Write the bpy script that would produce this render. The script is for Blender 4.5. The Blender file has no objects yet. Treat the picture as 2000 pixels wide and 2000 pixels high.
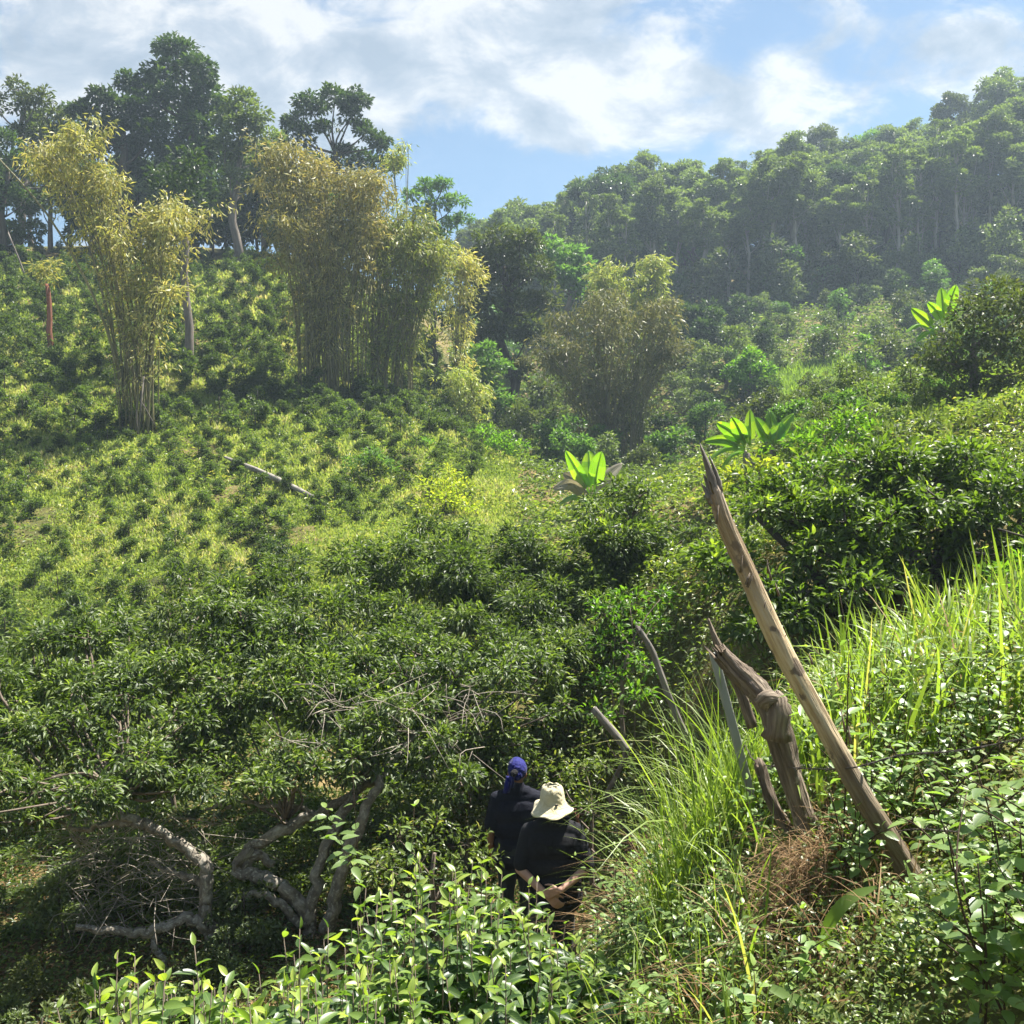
import bpy, math, random
import numpy as np
from mathutils import Vector, Matrix, Quaternion

random.seed(7)
RNG = np.random.default_rng(11)
scene = bpy.context.scene
COL = scene.collection

# ------------------------------------------------------------------ camera model (2000 px photograph space)
F = 1963.0
TH = math.atan(100.0 / F)                       # camera looks slightly down: horizon at photo row 900
CF = np.array([0, math.cos(TH), -math.sin(TH)])
CU = np.array([0, math.sin(TH), math.cos(TH)])
CR = np.array([1.0, 0, 0])


def P(px, py, Y):
    d = CF + CR * (px - 1000) / F + CU * (1000 - py) / F
    return d * (Y / d[1])


def proj(p):
    p = np.atleast_2d(p)
    w = p @ CF
    return 1000 + F * (p @ CR) / w, 1000 - F * (p @ CU) / w, w


# ------------------------------------------------------------------ tagging helpers
def tag(o, label=None, cat=None, group=None, kind=None):
    if label: o['label'] = label
    if cat: o['category'] = cat
    if group: o['group'] = group
    if kind: o['kind'] = kind
    return o


def empty(name, loc, label=None, cat=None, group=None, rz=0.0):
    o = bpy.data.objects.new(name, None)
    COL.objects.link(o)
    o.empty_display_size = 0.2
    o.location = tuple(loc)
    o.rotation_euler = (0, 0, rz)
    return tag(o, label, cat, group)


def dup(root, loc, rz=0.0, s=1.0, label=None, group=None, tilt=(0, 0), sz=None):
    r = root.copy(); COL.objects.link(r)
    r.location = tuple(loc); r.rotation_euler = (tilt[0], tilt[1], rz)
    r.scale = (s, s, sz if sz else s)
    if label: r['label'] = label
    if group: r['group'] = group
    for ch in list(root.children):
        c = ch.copy(); COL.objects.link(c); c.parent = r
        for g in list(ch.children):
            d = g.copy(); COL.objects.link(d); d.parent = c
    return r


# ------------------------------------------------------------------ mesh buffer
class Buf:
    def __init__(self):
        self.v = []; self.l = []; self.t = []; self.r = []; self.uv = []; self.n = 0; self.bc = {}

    def raw(self, verts, faces, rnd=0.5):
        verts = np.asarray(verts, dtype=np.float64).reshape(-1, 3)
        k = len(verts)
        self.v.append(verts)
        flat = np.array([i for f in faces for i in f], dtype=np.int64) + self.n
        self.l.append(flat)
        self.t.append(np.array([len(f) for f in faces], dtype=np.int64))
        self.r.append(np.broadcast_to(np.asarray(rnd, dtype=np.float64), (k,)).copy())
        self.uv.append(np.zeros((k, 2)))
        self.n += k

    def inst(self, verts, faces, rnd, luv):
        """verts (N,k,3) of the same template"""
        N, k, _ = verts.shape
        if N == 0: return
        flat = np.array([i for f in faces for i in f], dtype=np.int64)
        tot = np.array([len(f) for f in faces], dtype=np.int64)
        self.v.append(verts.reshape(-1, 3))
        self.l.append((self.n + np.arange(N)[:, None] * k + flat[None, :]).ravel())
        self.t.append(np.tile(tot, N))
        self.r.append(np.repeat(rnd, k))
        self.uv.append(np.tile(luv, (N, 1)))
        self.n += N * k

    def build(self, name, mat, parent=None, smooth=True, origin=None):
        v = np.concatenate(self.v); l = np.concatenate(self.l); t = np.concatenate(self.t)
        if origin is not None: v = v - np.asarray(origin)
        me = bpy.data.meshes.new(name)
        me.vertices.add(len(v)); me.vertices.foreach_set('co', v.astype(np.float32).ravel())
        me.loops.add(len(l)); me.loops.foreach_set('vertex_index', l.astype(np.int32))
        me.polygons.add(len(t))
        st = np.zeros(len(t), dtype=np.int32); st[1:] = np.cumsum(t)[:-1]
        me.polygons.foreach_set('loop_start', st)
        me.polygons.foreach_set('loop_total', t.astype(np.int32))
        me.polygons.foreach_set('use_smooth', np.full(len(t), smooth, dtype=bool))
        me.update(calc_edges=True)
        a = me.attributes.new('rnd', 'FLOAT', 'POINT')
        a.data.foreach_set('value', np.concatenate(self.r).astype(np.float32))
        b = me.attributes.new('luv', 'FLOAT2', 'POINT')
        b.data.foreach_set('vector', np.concatenate(self.uv).astype(np.float32).ravel())
        if self.bc:
            bc = v.copy()
            for k0, arr in self.bc.items(): bc[k0:k0 + len(arr)] = arr
            c = me.attributes.new('bco', 'FLOAT_VECTOR', 'POINT'); c.data.foreach_set('vector', bc.astype(np.float32).ravel())
        me.materials.append(mat)
        o = bpy.data.objects.new(name, me)
        COL.objects.link(o)
        if parent is not None: o.parent = parent
        return o


def nrm(a):
    return a / np.maximum(np.linalg.norm(a, axis=-1, keepdims=True), 1e-9)


# leaf templates: columns t (along), s (across), h (out of plane)
T_RHOMB = (np.array([[0, 0, 0], [.45, -.5, .12], [1, 0, -.10], [.45, .5, .12]]), [(0, 1, 2), (0, 2, 3)])
T_LEAF = (np.array([[0, 0, 0], [.3, -.45, .10], [.3, .45, .10], [.68, -.38, .02], [.68, .38, .02], [1, 0, -.22], [.35, 0, .0], [.7, 0, -.07]]),
          [(0, 6, 1), (0, 2, 6), (1, 6, 7, 3), (6, 2, 4, 7), (3, 7, 5), (7, 4, 5)])


def fine_leaf(nseg=7, curl=.25, fold=.18, wide=.42, teeth=0.0):
    V = []; Fc = []
    for i in range(nseg + 1):
        t = i / nseg
        w = math.sin(math.pi * min(1, t ** wide * 1.0 if t > 0 else 0)) if False else 0
        w = (math.sin(math.pi * t ** .75)) ** .85 * .5 if 0 < t < 1 else 0.0
        if teeth and i % 2: w *= 1 - teeth
        h = -curl * t * t
        V += [[t, -w, h + fold * w], [t, 0, h], [t, w, h + fold * w]]
        if i:
            a = 3 * (i - 1); b = 3 * i
            Fc += [(a, a + 1, b + 1, b), (a + 1, a + 2, b + 2, b + 1)]
    return np.array(V, dtype=float), Fc


T_FINE = fine_leaf()
T_TOOTH = fine_leaf(10, .2, .15, .42, .12)


def leaves(buf, pos, dirs, up, L, W, tmpl=T_RHOMB, rnd=None, rng=RNG):
    N = len(pos)
    if N == 0: return
    V, Fc = tmpl
    d = nrm(dirs); s = np.cross(d, up)
    bad = np.linalg.norm(s, axis=1) < 1e-4
    s[bad] = np.cross(d[bad], np.array([1., .3, .2]))
    s = nrm(s); n = np.cross(s, d)
    L = np.broadcast_to(L, (N,))[:, None, None]; W = np.broadcast_to(W, (N,))[:, None, None]
    verts = pos[:, None, :] + L * V[None, :, 0:1] * d[:, None, :] + W * V[None, :, 1:2] * s[:, None, :] + L * V[None, :, 2:3] * n[:, None, :]
    if rnd is None: rnd = rng.random(N)
    buf.inst(verts, Fc, rnd, np.stack([V[:, 0], V[:, 1]], 1))


def rdir(n, rng=RNG):
    return nrm(rng.normal(size=(n, 3)))


def smooth_path(pts, n):
    """Catmull-Rom through pts"""
    pts = np.asarray(pts, float)
    if len(pts) == 2:
        u = np.linspace(0, 1, n)[:, None]
        return pts[0] * (1 - u) + pts[1] * u
    ext = np.vstack([2 * pts[0] - pts[1], pts, 2 * pts[-1] - pts[-2]])
    u = np.linspace(0, len(pts) - 1, n)
    out = []
    for x in u:
        i = min(int(x), len(pts) - 2); f = x - i
        p0, p1, p2, p3 = ext[i], ext[i + 1], ext[i + 2], ext[i + 3]
        out.append(.5 * (2 * p1 + (p2 - p0) * f + (2 * p0 - 5 * p1 + 4 * p2 - p3) * f * f + (3 * p1 - p0 - 3 * p2 + p3) * f ** 3))
    return np.array(out)


def tube(buf, path, radii, sides=6, rough=0.0, rng=RNG, rnd=None, lump=None, jag=0.0):
    path = np.asarray(path, float); M = len(path)
    radii = np.interp(np.linspace(0, 1, M), np.linspace(0, 1, len(radii)), radii)
    tg = nrm(np.gradient(path, axis=0))
    ref = np.array([0, 0, 1.]) if abs(tg[0, 2]) < .9 else np.array([1., 0, 0])
    a = nrm(np.cross(tg[0], ref)); A = [a]
    for i in range(1, M):
        a = A[-1] - tg[i] * np.dot(A[-1], tg[i]); A.append(nrm(a))
    A = np.array(A); B = np.cross(tg, A)
    th = np.linspace(0, 2 * math.pi, sides, endpoint=False)
    R = np.repeat(radii[:, None], sides, 1)
    if rough:
        ph = rng.random(4) * 6.28
        s = np.arange(M)[:, None] / max(M - 1, 1)
        w_ = np.sin(2 * th[None] + ph[0] + 5 * s) * .5 + np.sin(3 * th[None] + ph[1] - 9 * s) * .4 + rng.normal(0, .5, (M, sides)) * .35 + np.sin(17 * s + ph[2]) * .3
        for q in range(7): w_ = w_ + np.sin(int(rng.integers(3, 9)) * th[None] + rng.random() * 6.28 + rng.uniform(-14, 14) * s + 1.5 * np.sin(rng.uniform(10, 40) * s)) * .28
        R = R * (1 + rough * w_)
    verts = path[:, None, :] + R[..., None] * (np.cos(th)[None, :, None] * A[:, None, :] + np.sin(th)[None, :, None] * B[:, None, :])
    if jag:
        verts[-1] += tg[-1] * rng.uniform(-jag, jag, (sides, 1))
        verts[0] -= tg[0] * rng.uniform(-jag, jag, (sides, 1)) * .3
    faces = []
    for i in range(M - 1):
        for j in range(sides):
            k = (j + 1) % sides
            faces.append((i * sides + j, i * sides + k, (i + 1) * sides + k, (i + 1) * sides + j))
    faces.append(tuple(range(sides - 1, -1, -1)))
    faces.append(tuple((M - 1) * sides + j for j in range(sides)))
    arc = np.concatenate([[0], np.cumsum(np.linalg.norm(np.diff(path, axis=0), axis=1))]); r_m = float(radii.max())
    buf.bc[buf.n] = np.stack([np.tile(np.cos(th) * r_m, M), np.tile(np.sin(th) * r_m, M), np.repeat(arc, sides)], 1)
    if rnd is None: rr = np.repeat(np.linspace(0, 1, M), sides)
    else: rr = rnd
    buf.raw(verts.reshape(-1, 3), faces, rr)


# ------------------------------------------------------------------ materials
def nodes_of(name):
    m = bpy.data.materials.new(name); m.use_nodes = True
    nt = m.node_tree; nt.nodes.clear()
    out = nt.nodes.new('ShaderNodeOutputMaterial')
    return m, nt, out


def ramp(nt, stops, interp='LINEAR'):
    r = nt.nodes.new('ShaderNodeValToRGB'); cr = r.color_ramp; cr.interpolation = interp
    while len(cr.elements) > 1: cr.elements.remove(cr.elements[-1])
    cr.elements[0].position = stops[0][0]; cr.elements[0].color = (*stops[0][1], 1)
    for p, c in stops[1:]:
        e = cr.elements.new(p); e.color = (*c, 1)
    return r


def leaf_mat(name, stops, tcol=(1.5, 1.7, .55), transl=.42, rough=.42, spec=.45, nscale=.6, namt=.5, vein=False):
    """stops: leaf colours picked per leaf; tcol multiplies the colour for light passing through"""
    m, nt, out = nodes_of(name)
    N, Lk = nt.nodes, nt.links
    at = N.new('ShaderNodeAttribute'); at.attribute_name = 'rnd'
    tc = N.new('ShaderNodeTexCoord')
    no = N.new('ShaderNodeTexNoise'); no.inputs['Scale'].default_value = nscale; no.inputs['Detail'].default_value = 3
    Lk.new(tc.outputs['Object'], no.inputs['Vector'])
    ma = N.new('ShaderNodeMath'); ma.operation = 'MULTIPLY_ADD'
    Lk.new(no.outputs['Fac'], ma.inputs[0]); ma.inputs[1].default_value = namt; ma.inputs[2].default_value = -namt * .5
    ad = N.new('ShaderNodeMath'); ad.operation = 'ADD'; ad.use_clamp = True
    Lk.new(at.outputs['Fac'], ad.inputs[0]); Lk.new(ma.outputs[0], ad.inputs[1])
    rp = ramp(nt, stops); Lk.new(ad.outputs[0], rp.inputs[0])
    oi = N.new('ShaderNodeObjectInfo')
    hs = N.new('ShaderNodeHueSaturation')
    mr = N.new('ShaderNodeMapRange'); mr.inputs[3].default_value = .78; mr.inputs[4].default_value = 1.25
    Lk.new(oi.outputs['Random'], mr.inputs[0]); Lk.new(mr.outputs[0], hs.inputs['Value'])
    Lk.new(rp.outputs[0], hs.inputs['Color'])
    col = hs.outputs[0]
    if vein:
        av = N.new('ShaderNodeAttribute'); av.attribute_name = 'luv'
        sx = N.new('ShaderNodeSeparateXYZ'); Lk.new(av.outputs['Vector'], sx.inputs[0])
        ab = N.new('ShaderNodeMath'); ab.operation = 'ABSOLUTE'; Lk.new(sx.outputs[1], ab.inputs[0])
        # side veins: stripes slanting away from the midrib
        k = N.new('ShaderNodeMath'); k.operation = 'MULTIPLY_ADD'; Lk.new(ab.outputs[0], k.inputs[0]); k.inputs[1].default_value = -.6
        Lk.new(sx.outputs[0], k.inputs[2])
        sn = N.new('ShaderNodeMath'); sn.operation = 'MULTIPLY'; Lk.new(k.outputs[0], sn.inputs[0]); sn.inputs[1].default_value = 50
        s2 = N.new('ShaderNodeMath'); s2.operation = 'SINE'; Lk.new(sn.outputs[0], s2.inputs[0])
        m1 = N.new('ShaderNodeMapRange'); Lk.new(s2.outputs[0], m1.inputs[0]); m1.inputs[1].default_value = .7; m1.inputs[2].default_value = 1
        m1.inputs[3].default_value = 0; m1.inputs[4].default_value = .35
        m2 = N.new('ShaderNodeMapRange'); Lk.new(ab.outputs[0], m2.inputs[0]); m2.inputs[1].default_value = .02; m2.inputs[2].default_value = .05
        m2.inputs[3].default_value = .7; m2.inputs[4].default_value = 0
        mx = N.new('ShaderNodeMath'); mx.operation = 'MAXIMUM'; Lk.new(m1.outputs[0], mx.inputs[0]); Lk.new(m2.outputs[0], mx.inputs[1])
        mc = N.new('ShaderNodeMix'); mc.data_type = 'RGBA'; Lk.new(mx.outputs[0], mc.inputs[0]); Lk.new(col, mc.inputs[6])
        mc.inputs[7].default_value = (.16, .24, .06, 1)
        col = mc.outputs[2]
    b = N.new('ShaderNodeBsdfPrincipled'); b.inputs['Roughness'].default_value = rough
    b.inputs['Specular IOR Level'].default_value = spec
    Lk.new(col, b.inputs['Base Color'])
    tr = N.new('ShaderNodeBsdfTranslucent')
    mu = N.new('ShaderNodeMix'); mu.data_type = 'RGBA'; mu.blend_type = 'MULTIPLY'; mu.inputs[0].default_value = 1
    Lk.new(col, mu.inputs[6]); mu.inputs[7].default_value = (*tcol, 1)
    Lk.new(mu.outputs[2], tr.inputs['Color'])
    ms = N.new('ShaderNodeMixShader'); ms.inputs[0].default_value = transl
    Lk.new(b.outputs[0], ms.inputs[1]); Lk.new(tr.outputs[0], ms.inputs[2])
    Lk.new(ms.outputs[0], out.inputs['Surface'])
    return m


def bark_mat(name, stops, scale=6.0, stretch=.25, bump=.5, rough=.85, use_t=None, spots=None, bscale=3.0):
    """use_t: ramp stops along the limb (attribute rnd) multiplied with the noise pattern"""
    m, nt, out = nodes_of(name); N, Lk = nt.nodes, nt.links
    tc = N.new('ShaderNodeAttribute'); tc.attribute_name = 'bco'; mp = N.new('ShaderNodeMapping')
    mp.inputs['Scale'].default_value = (1, 1, stretch)
    Lk.new(tc.outputs['Vector'], mp.inputs['Vector'])
    no = N.new('ShaderNodeTexNoise'); no.inputs['Scale'].default_value = scale; no.inputs['Detail'].default_value = 8; no.inputs['Roughness'].default_value = .65
    Lk.new(mp.outputs[0], no.inputs['Vector'])
    rp = ramp(nt, stops); Lk.new(no.outputs['Fac'], rp.inputs[0]); col = rp.outputs[0]
    if use_t:
        at = N.new('ShaderNodeAttribute'); at.attribute_name = 'rnd'
        a1 = N.new('ShaderNodeMath'); a1.operation = 'MULTIPLY_ADD'; Lk.new(no.outputs['Fac'], a1.inputs[0]); a1.inputs[1].default_value = .16; Lk.new(at.outputs['Fac'], a1.inputs[2])
        a2 = N.new('ShaderNodeMath'); a2.operation = 'SUBTRACT'; Lk.new(a1.outputs[0], a2.inputs[0]); a2.inputs[1].default_value = .08
        rt = ramp(nt, use_t); Lk.new(a2.outputs[0], rt.inputs[0])
        mu = N.new('ShaderNodeMix'); mu.data_type = 'RGBA'; mu.blend_type = 'MULTIPLY'; mu.inputs[0].default_value = 1
        Lk.new(col, mu.inputs[6]); Lk.new(rt.outputs[0], mu.inputs[7]); col = mu.outputs[2]
    if spots:
        n2 = N.new('ShaderNodeTexNoise'); n2.inputs['Scale'].default_value = spots[0]; n2.inputs['Detail'].default_value = 6
        Lk.new(tc.outputs['Vector'], n2.inputs['Vector'])
        r2 = ramp(nt, [(spots[2], (0, 0, 0)), (spots[2] + .06, (1, 1, 1))]); Lk.new(n2.outputs['Fac'], r2.inputs[0])
        mx = N.new('ShaderNodeMix'); mx.data_type = 'RGBA'; Lk.new(r2.outputs[0], mx.inputs[0]); Lk.new(col, mx.inputs[6]); mx.inputs[7].default_value = (*spots[1], 1)
        col = mx.outputs[2]
    b = N.new('ShaderNodeBsdfPrincipled'); b.inputs['Roughness'].default_value = rough; b.inputs['Specular IOR Level'].default_value = .2
    Lk.new(col, b.inputs['Base Color'])
    bp = N.new('ShaderNodeBump'); bp.inputs['Strength'].default_value = bump; bp.inputs['Distance'].default_value = .02
    n3 = N.new('ShaderNodeTexNoise'); n3.inputs['Scale'].default_value = scale * bscale; n3.inputs['Detail'].default_value = 6
    Lk.new(mp.outputs[0], n3.inputs['Vector']); Lk.new(n3.outputs['Fac'], bp.inputs['Height'])
    Lk.new(bp.outputs[0], b.inputs['Normal'])
    Lk.new(b.outputs[0], out.inputs['Surface'])
    return m


def cloth_mat(name, c1, c2, scale=30, rough=.9, bump=.25, sheen=0.0, wscale=9.0):
    m, nt, out = nodes_of(name); N, Lk = nt.nodes, nt.links
    tc = N.new('ShaderNodeTexCoord'); no = N.new('ShaderNodeTexNoise'); no.inputs['Scale'].default_value = scale; no.inputs['Detail'].default_value = 4
    Lk.new(tc.outputs['Object'], no.inputs['Vector'])
    rp = ramp(nt, [(.3, c1), (.7, c2)]); Lk.new(no.outputs['Fac'], rp.inputs[0])
    b = N.new('ShaderNodeBsdfPrincipled'); b.inputs['Roughness'].default_value = rough; b.inputs['Specular IOR Level'].default_value = .25
    b.inputs['Sheen Weight'].default_value = sheen
    Lk.new(rp.outputs[0], b.inputs['Base Color'])
    n2 = N.new('ShaderNodeTexNoise'); n2.inputs['Scale'].default_value = wscale; n2.inputs['Detail'].default_value = 2; n2.inputs['Distortion'].default_value = 1.2
    Lk.new(tc.outputs['Object'], n2.inputs['Vector'])
    bp = N.new('ShaderNodeBump'); bp.inputs['Strength'].default_value = bump; bp.inputs['Distance'].default_value = .03
    Lk.new(n2.outputs['Fac'], bp.inputs['Height']); Lk.new(bp.outputs[0], b.inputs['Normal'])
    Lk.new(b.outputs[0], out.inputs['Surface'])
    return m


G = lambda r, g, b: (r, g, b)
M = {}
M['dark_tree'] = leaf_mat('dark_tree_leaf', [(0, G(0.026, 0.048, 0.018)), (0.6, G(0.05, 0.085, 0.026)), (1, G(0.1, 0.14, 0.04))], transl=.3, rough=.45)
M['hill_tree'] = leaf_mat('hill_tree_leaf', [(0, G(0.065, 0.092, 0.04)), (0.5, G(0.13, 0.17, 0.066)), (0.85, G(0.19, 0.235, 0.085)), (1, G(0.26, 0.29, 0.12))], transl=.34, rough=.45, spec=.5)
M['pale_tree'] = leaf_mat('pale_tree_leaf', [(0, G(.05, .10, .03)), (.6, G(.10, .18, .05)), (1, G(.17, .26, .07))], transl=.45)
M['olive_tree'] = leaf_mat('olive_tree_leaf', [(0, G(0.045, 0.062, 0.02)), (0.6, G(0.085, 0.108, 0.032)), (1, G(0.15, 0.16, 0.055))], transl=.35)
M['bright'] = leaf_mat('bright_leaf', [(0, G(.07, .15, .02)), (.6, G(.14, .26, .035)), (1, G(.24, .35, .05))], transl=.5)
M['yellow'] = leaf_mat('yellowish_leaf', [(0, G(.15, .20, .03)), (.6, G(.30, .33, .05)), (1, G(.45, .42, .07))], transl=.5)
M['bamboo_gold'] = leaf_mat('bamboo_gold_leaf', [(0, G(0.23, 0.28, 0.09)), (0.45, G(0.38, 0.4, 0.15)), (0.8, G(0.52, 0.49, 0.22)), (1, G(0.64, 0.6, 0.4))], tcol=(1.3, 1.2, .5), transl=.45, rough=.5, nscale=.35, namt=.6)
M['bamboo_brown'] = leaf_mat('bamboo_brown_leaf', [(0, G(0.185, 0.215, 0.08)), (0.45, G(0.315, 0.32, 0.125)), (0.8, G(0.42, 0.39, 0.175)), (1, G(0.54, 0.49, 0.32))], tcol=(1.3, 1.15, .55), transl=.42, rough=.5, nscale=.35, namt=.6)
M['bamboo_olive'] = leaf_mat('bamboo_olive_leaf', [(0, G(0.12, 0.145, 0.06)), (0.5, G(0.215, 0.225, 0.095)), (0.85, G(0.29, 0.275, 0.125)), (1, G(0.38, 0.34, 0.21))], tcol=(1.2, 1.2, .55), transl=.4, rough=.5, nscale=.35, namt=.6)
M['bamboo_green'] = leaf_mat('bamboo_green_leaf', [(0, G(0.18, 0.25, 0.07)), (0.5, G(0.32, 0.37, 0.11)), (0.85, G(0.44, 0.43, 0.16)), (1, G(0.56, 0.5, 0.28))], tcol=(1.3, 1.35, .5), transl=.42, rough=.5, nscale=.35, namt=.6)
M['tea_far'] = leaf_mat('tea_bush_leaf', [(0, G(0.036, 0.062, 0.024)), (0.5, G(0.082, 0.122, 0.04)), (1, G(0.19, 0.24, 0.06))], transl=.42, rough=.45, spec=.4)
M['tea_old'] = leaf_mat('old_tea_leaf', [(0, G(0.026, 0.044, 0.014)), (0.5, G(0.074, 0.112, 0.028)), (0.85, G(0.15, 0.2, 0.048)), (1, G(0.26, 0.31, 0.07))], transl=.40, rough=.47, spec=.45, nscale=1.3, namt=.8)  # darkest stop and clump noise put shadow within the crown into leaf colour
M['tea_right'] = leaf_mat('right_tea_leaf', [(0, G(0.045, 0.075, 0.018)), (0.5, G(0.092, 0.145, 0.028)), (0.85, G(0.165, 0.23, 0.04)), (1, G(0.27, 0.33, 0.06))], transl=.43, rough=.47, spec=.45, nscale=1.1, namt=.7)
M['tea_near'] = leaf_mat('near_tea_leaf', [(0, G(0.02, 0.048, 0.02)), (0.4, G(0.058, 0.108, 0.03)), (0.75, G(0.15, 0.23, 0.045)), (1, G(0.33, 0.4, 0.08))], transl=.42, rough=.38, spec=.5, nscale=2.0, namt=.2, vein=True)
M['weed'] = leaf_mat('weed_leaf', [(0, G(0.095, 0.155, 0.06)), (0.55, G(0.19, 0.28, 0.085)), (1, G(0.32, 0.41, 0.11))], transl=.42, rough=.38, spec=.5, nscale=2.0, namt=.25, vein=True)
M['ground_leaf'] = leaf_mat('ground_plant_leaf', [(0, G(0.05, 0.075, 0.022)), (0.45, G(0.1, 0.14, 0.034)), (0.8, G(0.19, 0.24, 0.05)), (1, G(0.34, 0.3, 0.12))], transl=.42, rough=.4, nscale=.7, namt=.6)
M['slope_grass'] = leaf_mat('slope_grass_blade', [(0, G(0.18, 0.25, 0.06)), (0.5, G(0.31, 0.38, 0.1)), (0.8, G(0.43, 0.45, 0.16)), (1, G(0.54, 0.47, 0.29))], tcol=(1.2, 1.25, .6), transl=.45, rough=.6, spec=.2, nscale=.25, namt=.8)
M['tall_grass'] = leaf_mat('tall_grass_blade', [(0, G(0.11, 0.17, 0.035)), (0.5, G(0.19, 0.27, 0.055)), (0.88, G(0.27, 0.33, 0.085)), (1, G(0.38, 0.34, 0.17))], tcol=(1.4, 1.5, .5), transl=.5, rough=.42, spec=.4, nscale=1, namt=.3)
M['dry_grass'] = leaf_mat('dry_grass_blade', [(0, G(.12, .07, .035)), (.5, G(.27, .17, .08)), (1, G(.45, .33, .18))], tcol=(1.1, .95, .7), transl=.3, rough=.7, spec=.2)
M['banana_leaf'] = leaf_mat('banana_leaf', [(0, G(0.09, 0.21, 0.03)), (0.6, G(0.17, 0.33, 0.045)), (1, G(0.32, 0.45, 0.06))], tcol=(1.6, 1.6, .35), transl=.55, rough=.3, spec=.6, vein=False)
M['banana_dead'] = leaf_mat('banana_dead_leaf', [(0, G(.16, .14, .09)), (1, G(.38, .35, .26))], tcol=(1, .9, .7), transl=.3, rough=.6)
M['bark_dark'] = bark_mat('dark_bark', [(.3, G(.035, .028, .022)), (.7, G(.11, .095, .075))], 5)
M['bark_pale'] = bark_mat('pale_bark', [(.3, G(.22, .20, .17)), (.7, G(.42, .39, .34))], 3)
M['bark_grey'] = bark_mat('grey_bark', [(.3, G(.10, .085, .07)), (.7, G(.24, .21, .18))], 4)
M['bark_red'] = bark_mat('red_bark', [(.3, G(.16, .06, .035)), (.7, G(.30, .13, .08))], 4)
M['bark_lichen'] = bark_mat('lichen_bark', [(.3, G(.07, .06, .05)), (.52, G(.21, .185, .15)), (.72, G(.42, .39, .33))], 9, 1.0, .9, spots=(34, G(.34, .32, .26), .57))
M['culm'] = bark_mat('bamboo_culm', [(.3, G(.10, .095, .045)), (.55, G(.20, .185, .09)), (.8, G(.34, .31, .20))], 2.0, .3, .1, .5)
M['twig'] = bark_mat('twig_bark', [(.3, G(.08, .06, .045)), (.7, G(.22, .18, .14))], 12, 1, .2)
M['twig_dry'] = bark_mat('dry_twig', [(.3, G(.20, .17, .13)), (.7, G(.45, .40, .33))], 12, 1, .2)
M['stem_green'] = bark_mat('green_stem', [(.3, G(.07, .09, .03)), (.7, G(.14, .15, .06))], 12, 1, .1)
M['stem_dark'] = bark_mat('dark_stem', [(.3, G(.03, .02, .015)), (.7, G(.08, .055, .035))], 12, 1, .1)
M['log'] = bark_mat('stripped_log', [(.28, G(.30, .25, .21)), (.42, G(.68, .60, .50)), (.55, G(.95, .90, .80)), (.75, G(1, 1, 1))], 34, .10, 1.0,
                    use_t=[(0, G(.17, .145, .11)), (.22, G(.19, .16, .12)), (.33, G(.24, .20, .15)), (.38, G(.52, .44, .31)), (.60, G(.54, .45, .31)), (.70, G(.40, .33, .24)), (.90, G(.33, .275, .205)), (1, G(.34, .29, .25))],
                    spots=(16, G(.17, .13, .095), .575), bscale=1.5)
M['rotten'] = bark_mat('rotten_post', [(.3, G(.05, .038, .03)), (.5, G(.16, .125, .095)), (.75, G(.34, .28, .21))], 40, .10, 1.0, spots=(22, G(.30, .25, .19), .62), bscale=1.6)
M['grey_wood'] = bark_mat('weathered_wood', [(.3, G(.10, .09, .08)), (.6, G(.22, .195, .17)), (.85, G(.42, .39, .35))], 18, .12, .7)
M['concrete'] = bark_mat('pale_post', [(.3, G(.18, .18, .16)), (.7, G(.36, .36, .33))], 9, .6, .3)
M['fallen'] = bark_mat('fallen_log', [(.3, G(.14, .12, .10)), (.7, G(.34, .32, .28))], 6, 1, .2)
M['wire'] = bark_mat('rusty_wire', [(.3, G(.035, .028, .024)), (.7, G(.10, .085, .075))], 60, 1, .1, .5)
M['shirt'] = cloth_mat('black_cotton', (.010, .010, .012), (.013, .013, .016), 40, .9, .3, .0)
M['polo'] = cloth_mat('navy_cotton', (.006, .007, .014), (.009, .010, .020), 40, .9, .3, .0)
M['pants'] = cloth_mat('dark_green_cloth', (.010, .014, .012), (.018, .022, .019), 40, .8, .5, .1)
M['hat'] = cloth_mat('cream_canvas', (.48, .42, .27), (.60, .53, .35), 25, .85, .6, .1, 14)
M['wrap'] = cloth_mat('blue_cloth', (.005, .007, .10), (.008, .012, .15), 30, .8, .5, .1, 16)
M['patch'] = cloth_mat('black_cloth', (.008, .008, .01), (.014, .014, .016), 30)
M['skin'] = cloth_mat('skin', (.42, .24, .17), (.50, .30, .22), 20, .5, .05)
M['skin_dark'] = cloth_mat('tan_skin', (.24, .115, .07), (.30, .15, .095), 20, .5, .05)
M['hair'] = cloth_mat('black_hair', (.008, .007, .006), (.02, .018, .016), 60, .5, .5, 0, 40)


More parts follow.
